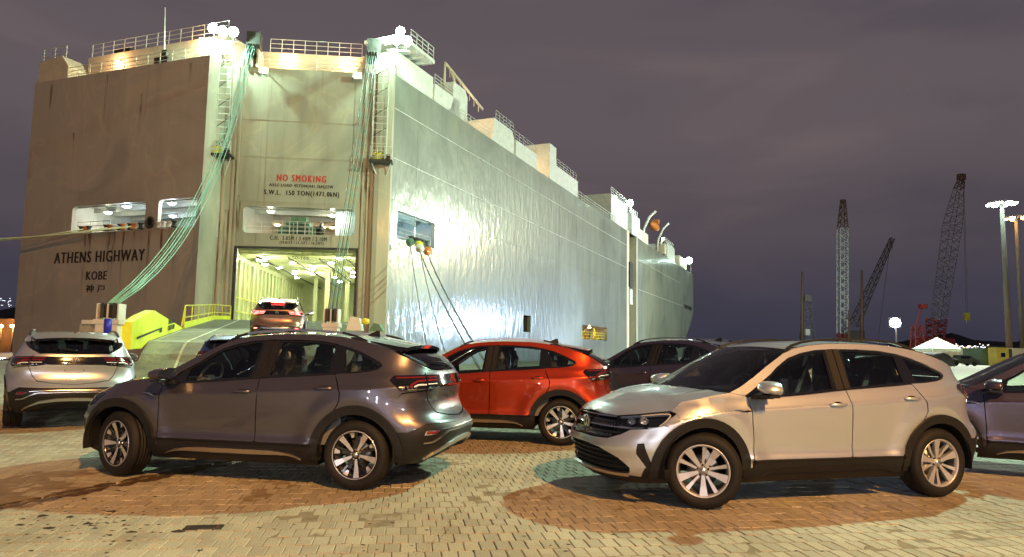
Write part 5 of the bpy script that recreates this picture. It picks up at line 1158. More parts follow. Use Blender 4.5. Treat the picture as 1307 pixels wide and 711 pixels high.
        # ---- claddings
        for nm, cx, ro, ri, a0, a1 in (('wheel_arch_trim', 1.283, .452, .372, -8, 188), ('wheel_arch_trim', -1.283, .460, .378, -8, 188)):
            o_ = arc(cx, ro, a0, a1, 26); i_ = arc(cx, ri, a1, a0, 26)
            poly = [(x, max(z, .262)) for x, z in o_+i_]
            o2 = []
            for q in poly:
                if not o2 or abs(q[0]-o2[-1][0])+abs(q[1]-o2[-1][1]) > 1e-4: o2.append(q)
            mb = MB(); cdt_sheet(mb, S(*o2), [], wall(.019), M_BLACK, .03, .03, lip=.10, lipmat=M_BLACK)
            if sd < 0: flip(mb)
            mb.build(nm, root)
            wl = MB(); rows = []
            for k in range(19):
                a = R(-12+204*k/18); rows.append([(cx+.385*math.cos(a), sd*y, .34+.385*math.sin(a)) for y in (.86, .55, .42)])
            wl.sheet(rows, M_SHELL); wl.add([rows[k][2] for k in range(19)], [tuple(range(19))], M_SHELL); wl.build('wheel_well', root)
        DC = S((.795, .412), (-.20, .412), (-.84, .412), (-.85, .40), (-.86, .335), (.80, .335), (.80, .40))
        mb = MB(); cdt_sheet(mb, DC, [], wall(.012), M_BLACK, .06, .05, lip=.014)
        if sd < 0: flip(mb)
        mb.build('door_cladding', root)
        SL = S((.87, .345), (-.87, .345), (-.90, .215), (.90, .215))
        mb = MB(); cdt_sheet(mb, SL, [], wall(.010), M_BLACK, .06, .05, lip=.05)
        if sd < 0: flip(mb)
        mb.build('sill', root)
        mb = MB(); 
        ribbon(mb, S((.72, .272), (.62, .302), (.50, .318), (.30, .322), (-.45, .322), (-.58, .316), (-.66, .300), (-.74, .268)), [.004, .03, .05, .055, .055, .055, .055, .05, .03, .004], .004, .024, M_SATIN if silver_sill else M_BLACK, n=30)
        if sd < 0: flip(mb)
        mb.build('sill_trim', root)
        mb = MB(); 
        # ---- headlight
        HL = [(2.20, .766), (2.0, .788), (1.80, .814), (1.66, .830), (1.60, .812), (1.66, .765), (1.75, .70), (1.87, .675), (2.02, .662), (2.14, .668), (2.20, .70)]
        cdt_sheet(mb, HL, [], wall(-.055), M_GLOSS, .06, .05)
        cdt_sheet(mb, HL, [], wall(.001), M_SHELL, 5, .05, lip=.055); mb.f = [f for f, m_ in zip(mb.f, mb.m)]; 
        hb = MB(); cdt_sheet(hb, HL, [], wall(-.050), M_GLOSS, .06, .05, lip=-.052, lipmat=M_GLOSS)
        if sd < 0: flip(hb)
        hp = hb.build('headlight', root)
        lg = MB(); ribbon(lg, [(2.17, .758), (2.0, .778), (1.80, .800), (1.68, .812), (1.65, .800), (1.70, .745), (1.78, .692), (1.86, .684)], .014, -.03, -.008, M_LED, n=40)
        ribbon(lg, [(2.16, .683), (2.02, .676), (1.90, .682)], .012, -.03, -.008, M_CHROME, n=12)
        for p_, z_ in ((2.03, .735), (1.90, .742)):
            c_ = P(p_, z_)-Nn(np.array([p_]), np.array([z_]))[0]*.03; nn = Vector(Nn(np.array([p_]), np.array([z_]))[0]); 
            rw = []
            for rr, dd in ((.036, .022), (.030, .006), (.020, .0), (.0, .006)):
                rw.append([Vector(c_)+nn*dd+Vector((0, 0, 1))*rr*.85*math.sin(2*math.pi*k/14)+nn.cross(Vector((0, 0, 1)))*rr*1.25*math.cos(2*math.pi*k/14) for k in range(15)])
            lg.sheet(rw, M_REFL)
        if sd < 0: flip(lg)
        lg.build('light_guide', hp)
        ln = MB(); cdt_sheet(ln, HL, [], wall(.002), M_LENS, .06, .05)
        if sd < 0: flip(ln)
        ln.build('lens', hp)
        # ---- fog slot
        fs_ = MB(); FS = [(1.90, .55), (1.84, .556), (1.80, .41), (1.765, .335), (1.83, .340), (1.915, .46)]
        cdt_sheet(fs_, FS, [], wall(.003), M_BLACK, .05, .04, lip=.01)
        if sd < 0: flip(fs_)
        fs_.build('air_slot', root)
        # ---- tail light
        tl = MB(); TL = [(-1.655, 1.030), (-1.70, 1.072), (-2.09, 1.082), (-2.09, .935), (-1.80, .928), (-1.775, .935)]
        cdt_sheet(tl, TL, [], wall(.006), M_GLOSS, .06, .05, lip=.02)
        if sd < 0: flip(tl)
        to = tl.build('tail_light', root)
        rl = MB(); ribbon(rl, [(-1.73, 1.052), (-2.085, 1.058)], .014, .004, .011, M_RED if rim != 'lit' else M_REDLIT, n=14)
        ribbon(rl, [(-2.085, 1.025), (-1.98, 1.020), (-1.90, .985), (-1.885, .962)], .022, .004, .012, M_RED if rim != 'lit' else M_REDLIT, n=14)
        ribbon(rl, [(-2.085, .985), (-1.98, .983), (-1.93, .968)], .016, .004, .012, M_LED, n=10); ribbon(rl, [(-1.86, .945), (-2.085, .947)], .007, .004, .011, M_CHROME, n=10)
        if sd < 0: flip(rl)
        rl.build('light_guide', to)
        # rear fog reflector
        rr_ = MB(); cdt_sheet(rr_, [(-1.935, .52), (-1.955, .562), (-2.13, .562), (-2.06, .522)], [], wall(.006), M_CHROME, .05, .04, lip=.012); cdt_sheet(rr_, [(-1.955, .527), (-1.968, .555), (-2.10, .555), (-2.05, .529)], [], wall(.010), M_RED, .05, .04, lip=.012)
        if sd < 0: flip(rr_)
        rr_.build('rear_reflector', root)
    # ---- front bumper with openings
    GR = [(2.02, .660), (2.20, .700), (2.20, .758), (2.45, .763), (PF, .765), (PF, .572), (2.45, .568), (2.21, .572), (2.09, .615)]
    LG = [(2.11, .413), (2.32, .485), (2.50, .502), (PF, .505), (PF, .292), (2.32, .290), (2.11, .286), (1.985, .293), (1.99, .335)]
    BP = [(1.60, .812), (1.66, .765), (1.75, .70), (1.87, .675), (2.02, .662), (2.09, .616), (2.21, .573), (2.45, .568), (PF, .572), (PF, .505), (2.50, .502), (2.32, .485), (2.11, .413), (1.99, .335), (1.985, .293), (2.0, .268), (1.88, .262), (1.845, .345), (1.765, .335)]+S(*arc(1.283, .435, 12, 64, 8))
    bp2 = [(1.985, .293), (2.11, .286), (2.32, .290), (PF, .292), (PF, .262), (2.0, .262)]
    fb = panel('front_bumper', root, BP, body, mirror=True, gap=.0015)
    mb = MB(); cdt_sheet(mb, bp2, [], wall(.012), M_SATIN if rim == 'silver' else M_BLACK, .05, .04, lip=.03, mirror=True); mb.build('front_lip', root)
    LW = [(1.60, .335), (1.765, .335), (1.845, .345), (1.88, .262), (2.0, .268), (PF, .268), (PF, .185), (2.0, .19), (1.7, .205), (1.62, .21)]
    mb = MB(); cdt_sheet(mb, LW, [], wall(-.002), M_BLACK, .05, .04, lip=.03, mirror=True); mb.build('lower_bumper', root)
    go = MB(); cdt_sheet(go, [(a, b) for a, b in GR], [], wall(-.035), M_SHELL, .06, .05, mirror=True); cdt_sheet(go, LG, [], wall(-.04), M_SHELL, .06, .05, mirror=True)
    grl = go.build('grille', root)
    for z_, w_, m_, o in ((.757, .012, M_CHROME, .006), (.672, .012, M_CHROME, .006), (.720, .022, M_GLOSS, -.006), (.630, .022, M_GLOSS, -.006), (.590, .016, M_GLOSS, -.004)):
        sl = MB(); p0 = 2.04 if z_ < .7 and z_ > .65 else 2.20 if z_ > .65 else 2.10 if z_ > .6 else 2.20
        ribbon(sl, [(p0, z_), (PF-.001, z_)], w_, -.03, o, m_, both=True, n=22)
        sl.build('grille_slat', grl)
    hx_ = MB()
    for row, z_ in enumerate((.610, .650, .695, .738)):
        for k in range(14):
            p_ = 2.14+k*.041+(row % 2)*.02
            if p_ > PF-.01 or (z_ < .66 and p_ < 2.2): continue
            ribbon(hx_, [(p_, z_-.018), (p_, z_+.018)], .006, -.032, -.012, M_GLOSS if row % 2 else M_SATIN, both=True, n=2)
    hx_.build('grille_mesh', grl)['kind'] = 'stuff'
    for z_ in (.335, .375, .415, .455):
        sl = MB(); p0 = {.335: 2.03, .375: 2.08, .415: 2.16, .455: 2.26}[z_]; ribbon(sl, [(p0, z_), (PF-.001, z_)], .009, -.035, -.014, M_BLACK, both=True, n=16); sl.build('grille_slat', grl)
    # emblem front
    em = MB(); cF = P(PF, .675); 
    em.lathe([(0, 0), (.066, 0), (.070, -.012)], M_GLOSS, 28, axis='Y'); em.v = [(cF[0]+.010+y+.0*x, -x, .675+z) for x, y, z in em.v]
    add_logo(em, lambda a, b, o: (cF[0]+.011+o, a, .675+b), .068, M_CHROME); em.build('front_emblem', grl, recalc=True)
    # ---- tailgate, light bar, rear bumper
    TG = [(-2.105, 1.098), (-2.105, .93), (-2.155, .81), (-2.175, .775), (-2.23, .72), (-2.45, .685), (PR, .665), (PR, 1.130), (-2.3, 1.126), (-2.10, 1.115)]
    tg = panel('tailgate', root, TG, body, mirror=True, gap=.0015)
    LB = [(-2.10, 1.080), (-2.10, .937), (-2.20, .938), (-2.32, .957), (PR, .960), (PR, 1.080)]
    mb = MB(); cdt_sheet(mb, LB, [], wall(.005), M_GLOSS, .05, .04, lip=.01, mirror=True); lb = mb.build('light_bar', tg)
    mb = MB(); ribbon(mb, [(-2.115, 1.056), (-2.30, 1.060)], .014, .004, .010, M_RED, both=True, n=8); ribbon(mb, [(-2.115, 1.028), (-2.29, 1.030)], .018, .004, .010, M_RED if rim != 'lit' else M_REDLIT, both=True, n=8); ribbon(mb, [(-2.115, .990), (-2.27, .992)], .010, .004, .010, M_LED, both=True, n=8); mb.build('reflex_strip', tg)
    cR = P(PR, 1.02); em = MB(); add_logo(em, lambda a, b, o: (cR[0]-.008-o, -a, 1.02+b), .055, M_CHROME); em.build('rear_emblem', tg, recalc=True)
    pl = MB()
    for k in range(40):
        a0, a1 = 2*math.pi*k/40, 2*math.pi*(k+1)/40
        f_ = lambda a: (-.002+P(PR, .87)[0], .125*math.copysign(abs(math.cos(a))**.35, math.cos(a)), .87+.033*math.copysign(abs(math.sin(a))**.8, math.sin(a)))
        pl.bar(f_(a0), f_(a1), .0028, M_SHELL, 4)
    pl.build('plate_recess', tg)
    tx = text_mesh('NIVUS', .036, M_CHROME, .002, spacing=2.6); o = link('model_lettering', tx, tg); cc = P(PR, .735)
    o.matrix_basis = Matrix(((0, 0, -1, cc[0]-.004), (-1, 0, 0, 0), (0, 1, 0, .722), (0, 0, 0, 1)))
    RB = [(-1.81, .905), (-2.09, .928), (-2.098, .925), (-2.148, .808), (-2.170, .770), (-2.226, .712), (-2.45, .678), (PR, .658), (PR, .615), (-2.3, .62), (-1.98, .625), (-1.95, .615), (-1.78, .55), (-1.67, .55)]+S(*arc(-1.283, .44, 150, 122, 5))
    panel('rear_bumper', root, RB, body, mirror=True, gap=.0015)
    RL = S(*arc(-1.283, .44, 188, 150, 6))+[(-1.67, .55), (-1.78, .55), (-1.95, .615), (-1.98, .625), (-2.3, .62), (PR, .615), (PR, .40), (-2.4, .36), (-2.20, .30), (-2.0, .245), (-1.75, .235)]
    mb = MB(); cdt_sheet(mb, RL, [], wall(-.003), M_BLACK, .05, .04, lip=.03, mirror=True); lo = mb.build('lower_rear_bumper', root)
    mb = MB(); ribbon(mb, [(-2.14, .566), (-2.4, .578), (PR+.001, .582)], .010, -.004, .008, M_SATIN, both=True, n=16)
    ribbon(mb, [(-2.02, .29), (-2.12, .345), (-2.28, .41), (-2.5, .44), (PR+.001, .445)], [.006, .03, .045, .05, .05], -.004, .014, M_SATIN, both=True, n=22)
    ribbon(mb, [(-1.94, .447), (-2.04, .452), (-2.14, .50), (-2.24, .545), (PR+.001, .552)], .014, -.004, .010, M_SATIN, both=True, n=22); mb.build('bumper_trim', lo)
    ex_ = MB(); ex_.sheet([[(-2.06+.18*(abs(y)/.6)**3, y, .42) for y in np.linspace(-.62, .62, 9)], [(-1.9+.1*(abs(y)/.6)**2, y, .30) for y in np.linspace(-.62, .62, 9)], [(-1.6, y, .24) for y in np.linspace(-.62, .62, 9)]], M_BLACK); ex_.build('rear_diffuser', root)
    # ---- hidden dark shell, floor, cabin
    sh = MB()
    pz = []
    for (p0, p1, z0, z1) in ((PR, -1.78, .26, 1.06), (-.86, .86, .24, .94), (1.74, PF, .22, .74), (-1.78, -.86, .80, 1.03), (.86, 1.74, .80, .80)):
        if z1 <= z0: continue
        ps = np.linspace(p0, p1, max(3, int((p1-p0)/.08)+1)); zs = np.linspace(z0, z1, 7)
        for sg in sides:
            rows = [[tuple((P(p, z)-Nn(np.array([p]), np.array([z]))[0]*.05)*np.array([1, sg, 1])) for z in zs] for p in ps]
            sh.sheet(rows, M_SHELL)
    sh.box((0, 0, .23), (1.75, 1.5, .04), M_SHELL); sh.box((1.55, 0, .5), (.5, .78, .5), M_SHELL); sh.box((-1.5, 0, .42), (.7, .78, .34), M_SHELL); sh.box((-.1, 0, .31), (2.0, 1.42, .03), M_SHELL)
    sh.build('underbody', root)
    ca = MB()
    ca.box((.93, 0, .86), (.34, 1.38, .16), M_TRIM); ca.box((.80, .38, .955), (.18, .36, .07), M_TRIM); ca.box((-1.42, 0, .90), (.66, 1.15, .05), M_TRIM); ca.box((.35, 0, .55), (.7, .22, .35), M_TRIM)
    for sg in sides:
        ca.sheet([[(x, sg*.775, .40), (x, sg*.77, .80), (x, sg*.745, np.interp(x, [-1.1, .8], [1.05, .94]))] for x in np.linspace(-1.1, .85, 7)], M_TRIM)
    ca.build('dashboard', root)
    for (x, y) in ((.02, .37), (.02, -.37), (-.78, .38), (-.78, -.38), (-.80, 0)):
        st = MB(); bw = .25 if y else .16
        st.sheet([[(x+.26, y+u*bw, .50), (x+.28, y+u*bw, .60-.02*(1-abs(u))), (x-.05, y+u*bw, .62-.03*(1-abs(u))), (x-.22, y+u*bw, .60)] for u in (-1, -.8, 0, .8, 1)], M_SEAT)
        th = .05
        bk = [[(x-.16-.05*(1-abs(u)), y+u*bw, .58), (x-.24-.05*(1-abs(u)), y+u*bw*1.0, .85), (x-.32-.03*(1-abs(u)), y+u*bw*.82, 1.12)] for u in (-1, -.75, 0, .75, 1)]
        bb = [[(a-.12, b, c-.01) for a, b, c in r_] for r_ in bk]
        st.sheet(bk, M_SEAT); st.sheet([r_[::-1] for r_ in bb], M_SEAT); st.sheet([[r_[2] for r_ in bk], [r_[2] for r_ in bb]], M_SEAT); st.sheet([bk[0], bb[0]], M_SEAT); st.sheet([bk[-1], bb[-1]], M_SEAT)
        st.box((x-.38, y, 1.225), (.10, .24, .17), M_SEAT); st.bar((x-.37, y-.05, 1.1), (x-.38, y-.05, 1.2), .008, M_CHROME, 5); st.bar((x-.37, y+.05, 1.1), (x-.38, y+.05, 1.2), .008, M_CHROME, 5)
        so = st.build('seat', root, recalc=True)
        if y:
            pc = MB(); rr = random.Random(int(x*100+y*10)); n = 14; rows = []
            for (xx, z, wd, tk) in ((x-.22, .66, .27, .17), (x-.27, .85, .28, .17), (x-.34, 1.08, .25, .15), (x-.37, 1.20, .18, .13), (x-.38, 1.32, .145, .09), (x-.38, 1.345, .03, .02)):
                rows.append([(xx+tk*math.sin(2*math.pi*k/n)*rr.uniform(.85, 1.15), y+wd*math.cos(2*math.pi*k/n)*rr.uniform(.92, 1.08), z+rr.uniform(-.015, .015)) for k in range(n)])
                rows[-1].append(rows[-1][0])
            pc.sheet(rows, M_PLAST, False); pc.build('seat_cover', so)
    sw = MB(); ring = [Vector((.60+.05*math.cos(a)*0-.07*math.sin(a), .37+.185*math.cos(a), .98+.165*math.sin(a))) for a in np.linspace(0, 2*math.pi, 25)]
    sw.tube(ring, .014, M_TRIM, 6); sw.box((.61, .37, .975), (.05, .12, .08), M_TRIM); sw.bar((.60, .19, .98), (.60, .55, .98), .012, M_TRIM, 5); sw.bar((.61, .37, .97), (.85, .37, .90), .03, M_TRIM, 8); sw.build('steering_wheel', root, recalc=True)
    rm = MB(); rm.box((.30, 0, 1.325), (.02, .22, .07), M_TRIM); rm.bar((.31, 0, 1.34), (.36, 0, 1.39), .012, M_TRIM, 5); rm.build('rear_view_mirror', root)
    # ---- wheels
    for cx in (1.283, -1.283):
        for sd in sides:
            w, t, d = make_wheel('silver' if rim == 'silver' else 'black', sd)
            wo = w.build('wheel', root, (cx, sd*.832, .3285)); t.build('tyre', wo); d.build('brake_disc', wo)
            wo.rotation_euler = (0, random.uniform(0, 1.2), 0); wo['front'] = 1 if cx > 0 else 0
    # lower stone strips
    return root
def handle(par, x, z, sd, body):
    h = MB(); c = P(fx(x, z), z); y0 = float(c[1])
    h.lathe([(0, 0), (.055, 0), (.056, -.006)], M_SHELL, 18); h.v = [(x+a*1.15, y0-.001+b, z-.004+c_*.62) for a, b, c_ in h.v]
    xs = [-.095, -.085, -.05, 0, .05, .085, .095]; oo = [.004, .022, .034, .037, .034, .022, .004]; hh = [.006, .012, .014, .014, .013, .011, .005]
    rows = [[(x+a+.0, y0+o-.006, z+.004+b), (x+a, y0+o, z+.004+b*.3), (x+a, y0+o, z+.004-b*.6), (x+a, y0+o-.012, z+.004-b)] for a, o, b in zip(xs, oo, hh)]
    h.sheet([[*r_, r_[0]] for r_ in rows], body)
    if sd < 0: flip(h)
    h.build('door_handle', par, recalc=True)
def ground_z(x, y):
    t = max(0., min(1., (y-11.6)/2.0)); return .09*t*t*(3-2*t)
def place_car(root, x, y, yaw, z=0., steer=0., label=None, pitch=0.):
    root.location = (x, y, z); root.rotation_euler = (0, pitch, R(yaw)); tag(root, label, 'car', 'cars parked for loading on the quay')
    for ch in COL.objects:
        if ch.parent == root and ch.get('front') == 1 and steer: ch.rotation_euler[2] = R(steer)
def car_copy(src, mm):
    c = copy_tree(src, None, mm); return c
CARS = {}
c_dark = build_car('black', M_SATIN, body=P_GREY); c_dark_src = c_dark
c_silv = build_car('silver', M_BLACK, body=P_SILV, silver_sill=False)
nm = P_GREY.name
def make(src, pm): return car_copy(src, {P_GREY.name: pm})
c_red = make(c_dark, P_RED); c_d2 = make(c_dark, P_GREY2); c_right = make(c_dark, P_GREY2); c_left = make(c_dark, P_SILV2); c_blue = make(c_dark, P_BLUE); 
c_ramp = copy_tree(c_dark, None, {P_GREY.name: P_BROWN, M_RED.name: M_REDLIT, M_LED.name: M_REDLIT})
place_car(c_dark, -2.541, 7.829, 168.6, 0, -19, 'dark grey crossover in the front row, front wheel turned out, nearest car at the left')
place_car(c_silv, 2.676, 7.363, 196.2, 0, -30, 'silver beige crossover with silver wheels and black roof rails, bonnet pointing left, front row right')
place_car(c_red, -.41, 11.138, 170.8, 0, 0, 'copper red crossover in the middle, behind the gap of the front row')
place_car(c_d2, 2.82, 13.05, 136.3, .09, 0, 'dark grey car half hidden behind the silver beige car and right of the red one')
place_car(c_right, 6.54, 8.46, 150, 0, -8, 'dark grey violet car cut off by the right edge of the picture')
place_car(c_left, -7.76, 12.53, 123.4, .03, 0, 'silver car seen from behind at the left edge, with black light bar')
place_car(c_blue, -7.05, 19.0, 97, .09, 0, 'blue car seen from behind, mostly hidden by the dark grey car')
place_car(c_ramp, -8.32, 25.5, 104, 1.42, 0, 'light bronze car with lit red brake lights driving up the ship ramp', -R(3.2))
c_ramp.scale = (1, 1, 1.08)
for ch in COL.objects:
    if ch.parent == c_ramp and ch.name.startswith('brake_light'): ch.scale = (1, 1.7, 3.2); ch.location = (-.02, 0, -1.352*2.2)
# ================================================================== THE HARBOUR BEYOND
M_LATT = mat('galvanised_lattice', (.62, .64, .66), .5, .3)
M_LATD = mat('dark_lattice_steel', (.17, .155, .16), .6)
M_LATR = mat('red_lattice_steel', (.24, .03, .028), .55)
M_LATB = mat('brown_rusty_steel', (.14, .075, .055), .7)
M_HILL = mat('wooded_hillside', (.012, .016, .022), .95, var=(.01, .4))
M_CITY = mat('distant_window_lights', (1, 1, 1), .5, emit=(.80, .88, 1.0), estr=2.6)
M_CITYW = mat('distant_sodium_lights', (1, 1, 1), .5, emit=(1.0, .66, .34), estr=3.0)
M_TENT = mat('white_canvas', (.66, .70, .60), .8, var=(.4, .1))
M_KIOSK = mat('ochre_kiosk_paint', (.46, .34, .05), .6, var=(1.2, .2))
M_CONT = mat('dark_green_container', (.05, .09, .06), .6, var=(1, .3))
M_CONTW = mat('pale_container', (.50, .47, .38), .6, var=(1, .2))
M_CONC = mat('mast_concrete', (.17, .16, .14), .8, var=(1.5, .15))
def lattice(mb, a, b, w0, w1, m, n=20, r_=.08, wd=None, mt_=None):
    a, b = Vector(a), Vector(b); d = (b-a).normalized(); x = d.cross(Vector((0, 1, 0))).normalized(); y = d.cross(x)
    def c(f, i): w = (w0+(w1-w0)*f)/2; s = ((-1, -1), (1, -1), (1, 1), (-1, 1))[i]; return a.lerp(b, f)+x*s[0]*w+y*s[1]*w
    for i in range(4): mb.bar(c(0, i), c(1, i), r_, m, 4)
    for k in range(n):
        f0, f1 = k/n, (k+1)/n
        for i in range(4):
            j = (i+1) % 4; mb.bar(c(f0, i) if k % 2 else c(f0, j), c(f1, j) if k % 2 else c(f1, i), r_*.6, m, 4, caps=False)
            if k % 2 == 0: mb.bar(c(f0, i), c(f0, j), r_*.5, m, 4, caps=False)
def cr(name, label, cat='crane'):
    o = empty(name); return tag(o, label, cat)
# vertical silver boom
D = 250
r0 = cr('lattice_crane', 'tall upright silver lattice boom with brown tip and red foot, right of the ship')
mb = MB(); lattice(mb, at_y(1075.5, 292, D), at_y(1075.5, 426, D), 2.7, 2.7, M_LATT, 26, .22); mb.build('boom', r0)
mb = MB(); lattice(mb, at_y(1075.5, 292, D), at_y(1076, 255, D), 2.7, 1.2, M_LATB, 8, .19); mb.box(at_y(1076, 257, D), (1.6, 1.4, 1.2), M_LATB); mb.build('boom_tip', r0)
mb = MB(); lattice(mb, at_y(1075.5, 426, D), at_y(1075.5, 452, D), 2.9, 3.1, M_LATR, 5, .30); mb.build('boom_foot', r0)
mb = MB(); mb.box(at_y(1075, 453, D), (7, 7, 3), M_LATD); mb.box(at_y(1072, 450, D), (3, 3, 3), M_LATR); mb.build('crane_body', r0)
mb = MB(); mb.bar(at_y(1083, 398, D-4), at_y(1083, 411, D-4), .12, M_LATD, 4); mb.box(at_y(1082, 412.5, D-4), (.9, .9, 2.6), M_WHT); mb.build('hook_block', r0)
# slanting dark boom
r0 = cr('lattice_crane', 'dark lattice crane boom leaning right behind the blue floodlight')
mb = MB(); lattice(mb, at_y(1090, 415, 300), at_y(1139, 304, 300), 3.4, 1.4, M_LATD, 26, .20); mb.build('boom', r0)
mb = MB(); mb.bar(at_y(1139, 303, 300), at_y(1139, 318, 300), .12, M_LATD, 4); mb.bar(at_y(1137, 305, 300), at_y(1120, 440, 302), .10, M_LATD, 4); mb.box(at_y(1088, 440, 302), (8, 6, 12), M_LATD); mb.build('crane_body', r0)
# big leaning boom at the right
D = 210
r0 = cr('lattice_crane', 'largest lattice crane boom leaning right, with red foot, left of the bright lamp mast')
mb = MB(); lattice(mb, at_y(1197, 412, D), at_y(1216, 285, D), 3.0, 3.7, M_LATD, 22, .10); lattice(mb, at_y(1216, 285, D), at_y(1224, 240, D), 3.7, 2.0, M_LATD, 8, .10)
mb.build('boom', r0)
mb = MB(); rg_ = random.Random(4)
for k in range(11): 
    p = at_y(1197+rg_.uniform(-5, 6)+k*.9, 404-k*7, D-2.2); mb.bar(p, p+Vector((1.3, 0, -1.2)), .07, M_WHT, 4)
mb.build('brace_light_strip', r0)
mb = MB(); lattice(mb, at_y(1224, 240, D), at_y(1229, 222, D), 2.0, .8, M_LATB, 5, .16); mb.box(at_y(1227, 226, D), (2.2, 1.2, 1.8), M_LATB); mb.build('boom_tip', r0)
mb = MB(); lattice(mb, at_y(1193, 432, D), at_y(1195, 407, D), 3.4, 3.9, M_LATR, 6, .28); mb.box(at_y(1192, 445, D), (8, 8, 6), M_LATR); mb.build('boom_foot', r0)
mb = MB(); mb.bar(at_y(1229, 222, D), at_y(1233, 400, D-2), .07, M_LATD, 4); mb.bar(at_y(1230, 222, D), at_y(1235, 400, D-2), .07, M_LATD, 4); mb.build('hoist_cable', r0)
mb = MB(); mb.box(at_y(1234, 404, D-2), (1.3, .9, 2.1), M_YEL2); mb.bar(at_y(1234, 408, D-2), at_y(1234, 413, D-2), .2, M_WHT, 6); mb.build('hook_block', r0)
# small red crane
r0 = cr('small_crane', 'small red lattice crane beside the foot of the largest crane')
mb = MB(); lattice(mb, at_y(1172, 452, 200), at_y(1170, 415, 200), 3.0, 1.8, M_LATR, 7, .22); mb.bar(at_y(1170, 415, 200), at_y(1177, 388, 200), .25, M_LATR, 5); mb.build('boom', r0)
mb = MB(); mb.box(at_y(1178, 391, 200), (1.9, 1.5, 1.3), M_LATR); mb.build('cab', r0)
# masts
for i, (u, v0, v1, w, m, lb) in enumerate(((1024, 347, 452, .7, M_LATB, 'thin brown mast farthest left of the cranes'), (1083.5, 395, 452, .5, M_LATB, 'short thin brown mast just right of the silver boom'), (1100, 345, 452, .7, M_LATB, 'thin brown mast behind the slanting dark boom'))):
    mb = MB(); mb.bar(at_y(u, v1, 240), at_y(u, v0, 240), w, m, 6, r2=w*.5); tag(mb.build('mast'), lb, 'mast')
mb = MB(); lattice(mb, at_y(1031, 452, 260), at_y(1030, 378, 260), 5.0, 1.8, M_LATD, 10, .14); mb.box(at_y(1030, 381, 260), (2.4, 2.4, 2.4), M_LATD); mb.box(at_y(1030, 424, 255), (1.6, 1.6, 2.2), M_WHT); tag(mb.build('beacon_tower'), 'small dark lattice tower behind the leftmost thin mast', 'tower')
# floodlight masts
def highmast(name, base, top, r0_, label, lit, n=8, col=None, armr=1.3, lampr=.34, arm=True):
    root = empty(name, (base.x, base.y, base.z)); tag(root, label, 'lamp mast', 'lighting masts'); inv = Vector(base)
    mb = MB(); mb.bar((0, 0, 0), (0, 0, top-base.z), r0_, M_CONC, 12, r2=r0_*.55)
    mb.build('pole', root)
    mb = MB(); z = top-base.z
    for k in range(16): a, b = 2*math.pi*k/16, 2*math.pi*(k+1)/16; mb.bar((armr*math.cos(a), armr*math.sin(a), z+.3), (armr*math.cos(b), armr*math.sin(b), z+.3), .07, M_WHT, 5)
    for k in range(4): a = math.pi*k/2; mb.bar((0, 0, z), (armr*math.cos(a), armr*math.sin(a), z+.3), .06, M_WHT, 5)
    mb.build('lamp_ring', root)
    for k in range(n):
        a = 2*math.pi*k/n; mb = MB(); c = Vector((armr*math.cos(a), armr*math.sin(a), z)); mb.lathe([(.05, .25), (lampr*.7, .2), (lampr, -.05)], M_WHT, 10, axis='Z', c=tuple(c)); mb.lathe([(lampr*.96, -.05), (lampr*.8, -.22), (0, -.30)], lit, 10, axis='Z', c=tuple(c)); mb.build('lamp', root)
    return root
MF = Vector(MAST_FAR)
b_ = at_y(1289, 459, MF.y+3.2); highmast('lighting_mast', Vector((b_.x, MF.y+3.2, .1)), MF.z+.2, .62, 'tall pale lighting mast with brilliant greenish lamps at the right', M_LITG, 8, armr=2.1, lampr=.62)
M_LITS = mat('lit_sodium_lamp', (1, 1, 1), .5, emit=(1.0, .52, .16), estr=60)
b2 = at_y(1309, 275, 150); highmast('lighting_mast', Vector((b2.x, 153, .1)), b2.z, .5, 'sodium lamp mast cut off by the right edge', M_LITS, 5, armr=1.8, lampr=.55)
light('sodium_far_lamp', 'SPOT', tuple(b2+Vector((-1.6, -.6, 0))), 80000, SODIUM, .4, target=(20, 40, 0), spot=136, blend=.4)
highmast('lighting_mast', Vector((MAST_NEAR[0]+1.2, MAST_NEAR[1]-1.9, 0)), MAST_NEAR[2]+1.2, .5, 'sodium high mast standing on the quay behind the viewer', M_LITS, 6)
highmast('lighting_mast', Vector((MAST_SIDE[0]+1.5, MAST_SIDE[1]+1.7, .09)), MAST_SIDE[2]+1.2, .5, 'mercury high mast beyond the right edge of the view', M_LITG, 6)
# blue flood on its short mast
bf_ = at_y(1143, 412, 144); mb = MB(); mb.bar((bf_.x, bf_.y, .1), (bf_.x, bf_.y, 7.6), .16, M_LATD, 6); mb.box(bf_+Vector((0, .3, 0)), (2.4, .3, 2.1), M_LATD); mb.add([tuple(bf_+Vector((1.15*math.cos(2*math.pi*k/16), .12, 1.0*math.sin(2*math.pi*k/16)))) for k in range(16)], [tuple(range(16))], M_LITB); tag(mb.build('floodlight_mast'), 'short dark mast with a piercing blue white floodlight', 'floodlight')
